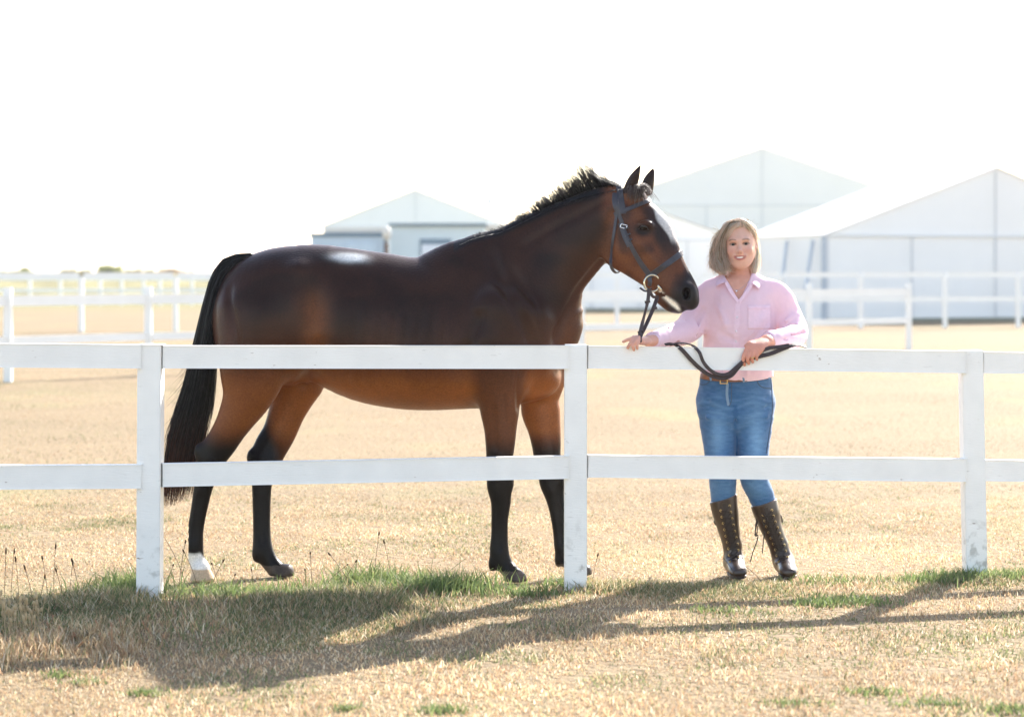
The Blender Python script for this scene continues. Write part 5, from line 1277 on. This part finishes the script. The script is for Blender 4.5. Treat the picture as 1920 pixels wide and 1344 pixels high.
rads = list(np.full(len(lines), .00098) * rng.uniform(.7, 1.3, len(lines)))
for _ in range(110):   # flyaways on the left, lit by the sun
    z0 = rng.uniform(-.10, .08); x0 = -.10 - .025 * (z0 < 0); L_ = rng.uniform(.015, .05); a_ = rng.uniform(-.7, .9)
    lines.append(HO + (np.stack([x0 - kk * L_ * math.cos(a_), rng.uniform(-.03, .05) + 0 * kk, z0 + kk * L_ * math.sin(a_) - kk ** 2 * .012], 1) * HS) @ RH.T); cols.append(np.tile([.55, .46, .33], (K, 1)))
for _ in range(40):
    x0 = rng.uniform(-.05, .07); lines.append(HO + (np.stack([x0 + kk * rng.normal() * .02, rng.uniform(-.03, .08) + 0 * kk, .118 - 6 * x0 ** 2 + kk * rng.uniform(0, .018)], 1) * HS) @ RH.T); cols.append(np.tile([.55, .46, .33], (K, 1)))
rads += [.0005] * (len(lines) - len(rads))
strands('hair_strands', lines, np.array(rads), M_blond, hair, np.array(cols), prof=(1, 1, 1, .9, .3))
# ================================================================ GRASS
M_blade = mat('grass_blade', attr=True, rough=.6, trans=.45, spec=.25)
def fence_y(x): return np.interp(x, [p[0] for p in FP], [p[1] for p in FP])
def patchn(x, y, s, seed): return vnoise(np.stack([x, y, 0 * x], -1), s, seed)
def blades(name, x, y, hgt, wid, col, label, seed, lean=.45, parent=None, segs=2):
    r = np.random.default_rng(seed); n = len(x); az = r.uniform(0, 2 * np.pi, n); ln = hgt * lean * (.3 + r.random(n)) 
    dx, dy = np.cos(az) * ln, np.sin(az) * ln; fa = r.uniform(0, np.pi, n); ux, uy = np.cos(fa) * wid / 2, np.sin(fa) * wid / 2
    z = np.where(np.abs(x) < 9, gz(x, y), -.01) - .004
    hv = np.sqrt(np.clip(hgt ** 2 - ln ** 2 * .6, 1e-6, None))
    if segs == 2:
        V = np.stack([np.stack([x - ux, y - uy, z], 1), np.stack([x + ux, y + uy, z], 1),
                      np.stack([x + dx * .35 + ux * .8, y + dy * .35 + uy * .8, z + hv * .6], 1), np.stack([x + dx * .35 - ux * .8, y + dy * .35 - uy * .8, z + hv * .6], 1),
                      np.stack([x + dx, y + dy, z + hv], 1)], 1).reshape(-1, 3)
        b0 = np.arange(n)[:, None] * 5; me = np_mesh(name, V, quads=b0 + np.array([[0, 1, 2, 3]]), tris=b0 + np.array([[3, 2, 4]]), col=np.repeat(col, 5, 0), smooth=False)
    else:
        V = np.stack([np.stack([x - ux, y - uy, z], 1), np.stack([x + ux, y + uy, z], 1), np.stack([x + dx, y + dy, z + hv], 1)], 1).reshape(-1, 3)
        me = np_mesh(name, V, tris=np.arange(3 * n).reshape(-1, 3), col=np.repeat(col, 3, 0), smooth=False)
    return meta(link(name, me, M_blade), label, kind='stuff')
STRAW = np.array([[.55, .395, .225], [.50, .345, .20], [.61, .48, .30], [.40, .25, .15], [.68, .58, .42]]); GREEN = np.array([[.16, .185, .075], [.22, .235, .10], [.11, .14, .06], [.29, .28, .14]])
def field(n, y0, y1, seed):
    r = np.random.default_rng(seed); y = np.sqrt(r.random(n) * (y1 ** 2 - y0 ** 2) + y0 ** 2); x = (r.random(n) * 2 - 1) * (y * .262 + .25); return x, y, r
def colour(x, y, r, greenness):
    n = len(x); c = STRAW[r.integers(0, 5, n)]; g = GREEN[r.integers(0, 4, n)]; isg = r.random(n) < greenness
    c = np.where(isg[:, None], g, c) * (.75 + .5 * r.random((n, 1))) * (.66 + .42 * patchn(x, y, 3.5, 9) + .34 * patchn(x * .6, y, .9, 19))[:, None]; return c
# short dry turf
x, y, r = field(350000, 5.9, 15.5, 1)
d = fence_y(x) - y
gr = .06 + .45 * sm(.58, .75, patchn(x, y, 1.6, 3)) + .45 * sm(.55, .7, patchn(x, y, 6, 4)) * sm(.4, .6, patchn(x, y, 1, 5)) + .35 * sm(7.6, 6.2, y) * sm(-.5, 1.2, x) * sm(.42, .6, patchn(x, y, 2.2, 8))
hg = (.008 + .018 * r.random(len(x))) * (.5 + 1.2 * patchn(x, y, 5, 6)); keep = (patchn(x, y, 7, 7) > .2) & (patchn(x, y, 22, 17) > .14)
hg = np.where(d < -.2, hg * .75, hg) * sm(16.5, 11, y) ** .5; keep &= r.random(len(x)) < sm(15.5, 12, y)
blades('dry_grass', x[keep], y[keep], hg[keep], .0035 + .002 * r.random(keep.sum()), colour(x, y, r, np.clip(gr, 0, .85))[keep], 'short dry straw-coloured grass over the paddock with greener tufts', 1, lean=.8)
x, y, r = field(150000, 11.5, 40, 2)
gr = .04 + .5 * sm(.50, .72, patchn(x * .6, y, .45, 3)) + .35 * sm(-1.0, -2.6, x + .0 * y) * sm(.4, .6, patchn(x, y, .9, 6)); hg = (.010 + .020 * r.random(len(x))) * (.5 + patchn(x, y, 1.2, 23))
blades('dry_grass', x, y, hg * .6, .007 + .006 * r.random(len(x)), colour(x, y, r, gr) * (.62 + .36 * patchn(x * .5, y, .6, 33))[:, None], 'mown dry grass of the paddock behind the horse', 2, lean=.8, segs=1)
# taller green strip along the fence line
r = np.random.default_rng(5); n = 190000; x = r.uniform(-2.6, 2.9, n); 
wn_ = np.interp(x, [-2.6, -1.9, -1.55, -1.25, -.8, -.5, -.2, .3, .8, 1.5, 2.2, 2.9], [.70, .75, .85, 1.35, 1.35, 1.0, .75, .55, .5, .5, .45, .45]) * (.8 + .4 * patchn(x, 0 * x, 2.5, 2))
back = np.interp(x, [-2.6, -1.5, -.9, -.2, .3, 1, 1.8, 2.9], [.10, .15, .22, .06, .10, .08, .12, .18])
t = r.random(n); d = -back + (wn_ + back) * t; y = fence_y(x) - d
dens = sm(0, .15, t) * sm(1, .85, t) * (.12 + .88 * sm(.35, .6, patchn(x, y, 3, 1))) * np.interp(x, [-2.6, -.5, .0, .5, 1.2, 1.9, 2.9], [1, 1, .55, .5, .35, .45, .7]); kp = r.random(n) < dens
hh_ = np.interp(x, [-2.6, -1.9, -1.2, -.7, -.4, -.15, .05, .3, .8, 1.3, 2.0, 2.9], [.075, .085, .075, .075, .090, .030, .030, .060, .035, .035, .055, .05]) * (.45 + .9 * r.random(n)) * (.55 + .8 * patchn(x, y, 3.2, 12)) * sm(-.05, .3, t + .1) * (1.2 - .85 * t) * .82
gr = np.clip(.60 - .15 * sm(.6, 1, t) + .2 * (patchn(x, y, 3, 13) - .5), .1, .95)
blades('verge_grass', x[kp], y[kp], hh_[kp], .0035 + .002 * r.random(kp.sum()), colour(x, y, r, gr)[kp], 'taller green and straw grass left unmown along the fence line', 3, lean=.75)
# bright tussocks
xs_, ys_, hs_, cs_ = [], [], [], []
for (px, py, nn_, hh0, rad_) in [(690, 1098, 420, .13, .17), (740, 1100, 420, .10, .2), (830, 1112, 700, .115, .22), (800, 1120, 500, .10, .2), (990, 1122, 300, .06, .12), (1060, 1102, 260, .08, .10), (240, 1105, 420, .12, .14), (200, 1115, 350, .09, .15), (395, 1118, 500, .09, .2), (520, 1120, 500, .09, .25), (1800, 1085, 420, .075, .16), (1740, 1090, 300, .06, .16), (1880, 1080, 260, .06, .15), (1560, 1090, 260, .05, .2),
                                (110, 1258, 90, .035, .05), (270, 1293, 110, .035, .06), (160, 1270, 90, .03, .06), (830, 1330, 180, .035, .08), (1640, 1300, 200, .03, .1), (1760, 1320, 260, .03, .15), (1490, 1320, 160, .03, .1), (650, 1325, 130, .03, .05), (1900, 1330, 200, .035, .1), (1350, 1150, 160, .035, .12), (1600, 1130, 350, .055, .15), (1540, 1135, 260, .05, .12)]:
    yy = CH * F / (py - HY); xx = (px - 960) * yy / F; xs_.append(xx + r.normal(size=nn_) * rad_ * .6); ys_.append(yy + r.normal(size=nn_) * rad_ * .35); hs_.append(hh0 * (.4 + .8 * r.random(nn_)))
    g = np.array([[.18, .235, .08], [.25, .29, .11], [.13, .18, .07]])[r.integers(0, 3, nn_)] * (.8 + .4 * r.random((nn_, 1))); cs_.append(g)
x = np.concatenate(xs_); blades('green_tussocks', x, np.concatenate(ys_), np.concatenate(hs_), .004 + .003 * r.random(len(x)), np.concatenate(cs_), 'fresh green tussocks of grass at the fence posts', 4, lean=.8)
# sunlit straw standing in front of the shadow at the left
r = np.random.default_rng(15); n = 5200; x = r.uniform(-2.15, -1.30, n); y = 5600 / (712 + 8 * np.sin(x * 9) + 12 * r.normal(size=n)); hs = (.015 + .06 * r.random(n) ** 1.5) * (.2 + 1.4 * patchn(x, y, 9, 3)) * sm(-1.28, -1.45, x)
blades('straw_tufts', x, y, hs, .003 + .002 * r.random(n), colour(x, y, r, .08) * 1.1, 'pale straw tufts at the left in front of the horse shadow', 6, lean=.6)
# seed stalks
lines = []; cols = []; heads_v = []; heads_q = []; hc = []
def stalk(px, py, hp, leanpx, c, head, hr=.0042):
    yy = min(CH * F / (py - HY), 9.6); xx = (px - 960) * yy / F; H = hp * yy / F; ldx = leanpx * yy / F; k_ = np.linspace(0, 1, 7)
    L_ = np.stack([xx + ldx * k_ ** 1.6, yy + 0 * k_, H * k_ - .01], 1); lines.append(L_); cols.append(np.tile(c, (7, 1)))
    if head:
        a = L_[-1]; b2 = a + (L_[-1] - L_[-2]) * head / (np.linalg.norm(L_[-1] - L_[-2])); kk_ = np.linspace(0, 1, 7)[:, None]; P = a + (b2 - a) * kk_
        heads_v.append((P, hr)); hc.append(c)
dk = (.10, .06, .035); st_ = (.60, .48, .30); gn = (.22, .28, .10)
rs = np.random.default_rng(21)
for px, py, hp, ln, hd_ in [(8, 1140, 105, 3, .03), (20, 1130, 95, 6, .028), (36, 1140, 90, -6, .03), (62, 1135, 70, -14, .028), (90, 1130, 85, -10, .02), (100, 1125, 100, 4, .025), (118, 1128, 60, -12, .022), (130, 1125, 70, 6, .02), (150, 1130, 80, -14, .022), (75, 1140, 60, 8, .02),
                            (290, 1120, 60, -10, .012), (310, 1112, 55, 14, .012), (335, 1115, 100, 12, .02), (350, 1110, 120, -50, .02), (372, 1112, 80, -26, .02), (395, 1110, 60, 22, .02), (410, 1105, 50, -12, .015), (585, 1110, 75, -3, .014), (600, 1115, 60, 50, .01), (640, 1110, 60, 26, .016), (574, 1105, 40, -2, .010), (735, 1105, 90, -14, .02), (700, 1110, 110, 10, .022), (660, 1112, 75, -40, .02), (430, 1115, 40, 10, .012), (475, 1110, 45, -3, .01), (1110, 1100, 60, 10, .02), (1090, 1102, 55, -28, .02), (1385, 1095, 55, -30, 0), (1430, 1092, 40, -38, 0), (1742, 1085, 25, 0, .008)]:
    stalk(px, py, hp, ln, dk, hd_)
for _ in range(46): stalk(rs.uniform(-5, 75), rs.uniform(1180, 1205), rs.uniform(40, 75), rs.normal() * 6, st_, rs.uniform(.018, .03), .0060)
for _ in range(60): stalk(rs.uniform(60, 300), rs.uniform(1195, 1230), rs.uniform(15, 55), rs.normal() * 16, st_ if rs.random() < .7 else (.50, .28, .17), rs.uniform(.01, .02), .0030)
for _ in range(150): stalk(rs.uniform(300, 1400), rs.uniform(1130, 1215), rs.uniform(10, 26), rs.normal() * 7, st_, rs.uniform(.004, .01), .0022)
for _ in range(110): px_ = rs.uniform(600, 1350); stalk(px_, 1205 + (px_ - 600) * -.04 + rs.normal() * 10, rs.uniform(8, 22), rs.normal() * 6, st_, rs.uniform(.004, .01), .0022)
for _ in range(60): stalk(rs.uniform(600, 880), rs.uniform(1095, 1125), rs.uniform(25, 60), rs.normal() * 24, gn, 0)
v, q = tube_np(np.array(lines), np.full((len(lines), 7), .0013) , 3); c = np.repeat(np.array(cols).reshape(-1, 3), 3, 0)
hv = np.array([p for p, _ in heads_v]); hr = np.array([r_ for _, r_ in heads_v])[:, None] * np.array([.3, .8, 1, 1, .9, .6, .15])[None]
v2, q2 = tube_np(hv, hr, 5); c2 = np.repeat(np.repeat(np.array(hc), 7, 0), 5, 0)
meta(link('seed_stalks', np_mesh('seed_stalks', np.vstack([v, v2]), quads=np.vstack([q, q2 + len(v)]), col=np.vstack([c, c2])), M_blade), 'thin seed-headed grass stalks standing along the fence', kind='stuff')

# ---- thin sunlit haze that pales the marquees
HZ = bpy.data.materials.new('haze_air'); HZ.use_nodes = True; t_ = HZ.node_tree; t_.nodes.remove(t_.nodes['Principled BSDF'])
pv = t_.nodes.new('ShaderNodeVolumePrincipled'); pv.inputs['Color'].default_value = (.93, .95, 1, 1); pv.inputs['Density'].default_value = .00035; pv.inputs['Anisotropy'].default_value = .35
t_.links.new(pv.outputs[0], t_.nodes['Material Output'].inputs['Volume'])
bm = bmesh.new(); box_bm(bm, Vector((0, 1180, 6.5)), (3300, 2720, 15.4)); hz = link('haze', bm_mesh('haze', bm), HZ, loc=(0, 1180, 0)); meta(hz, 'thin bright haze over the showground', kind='stuff')
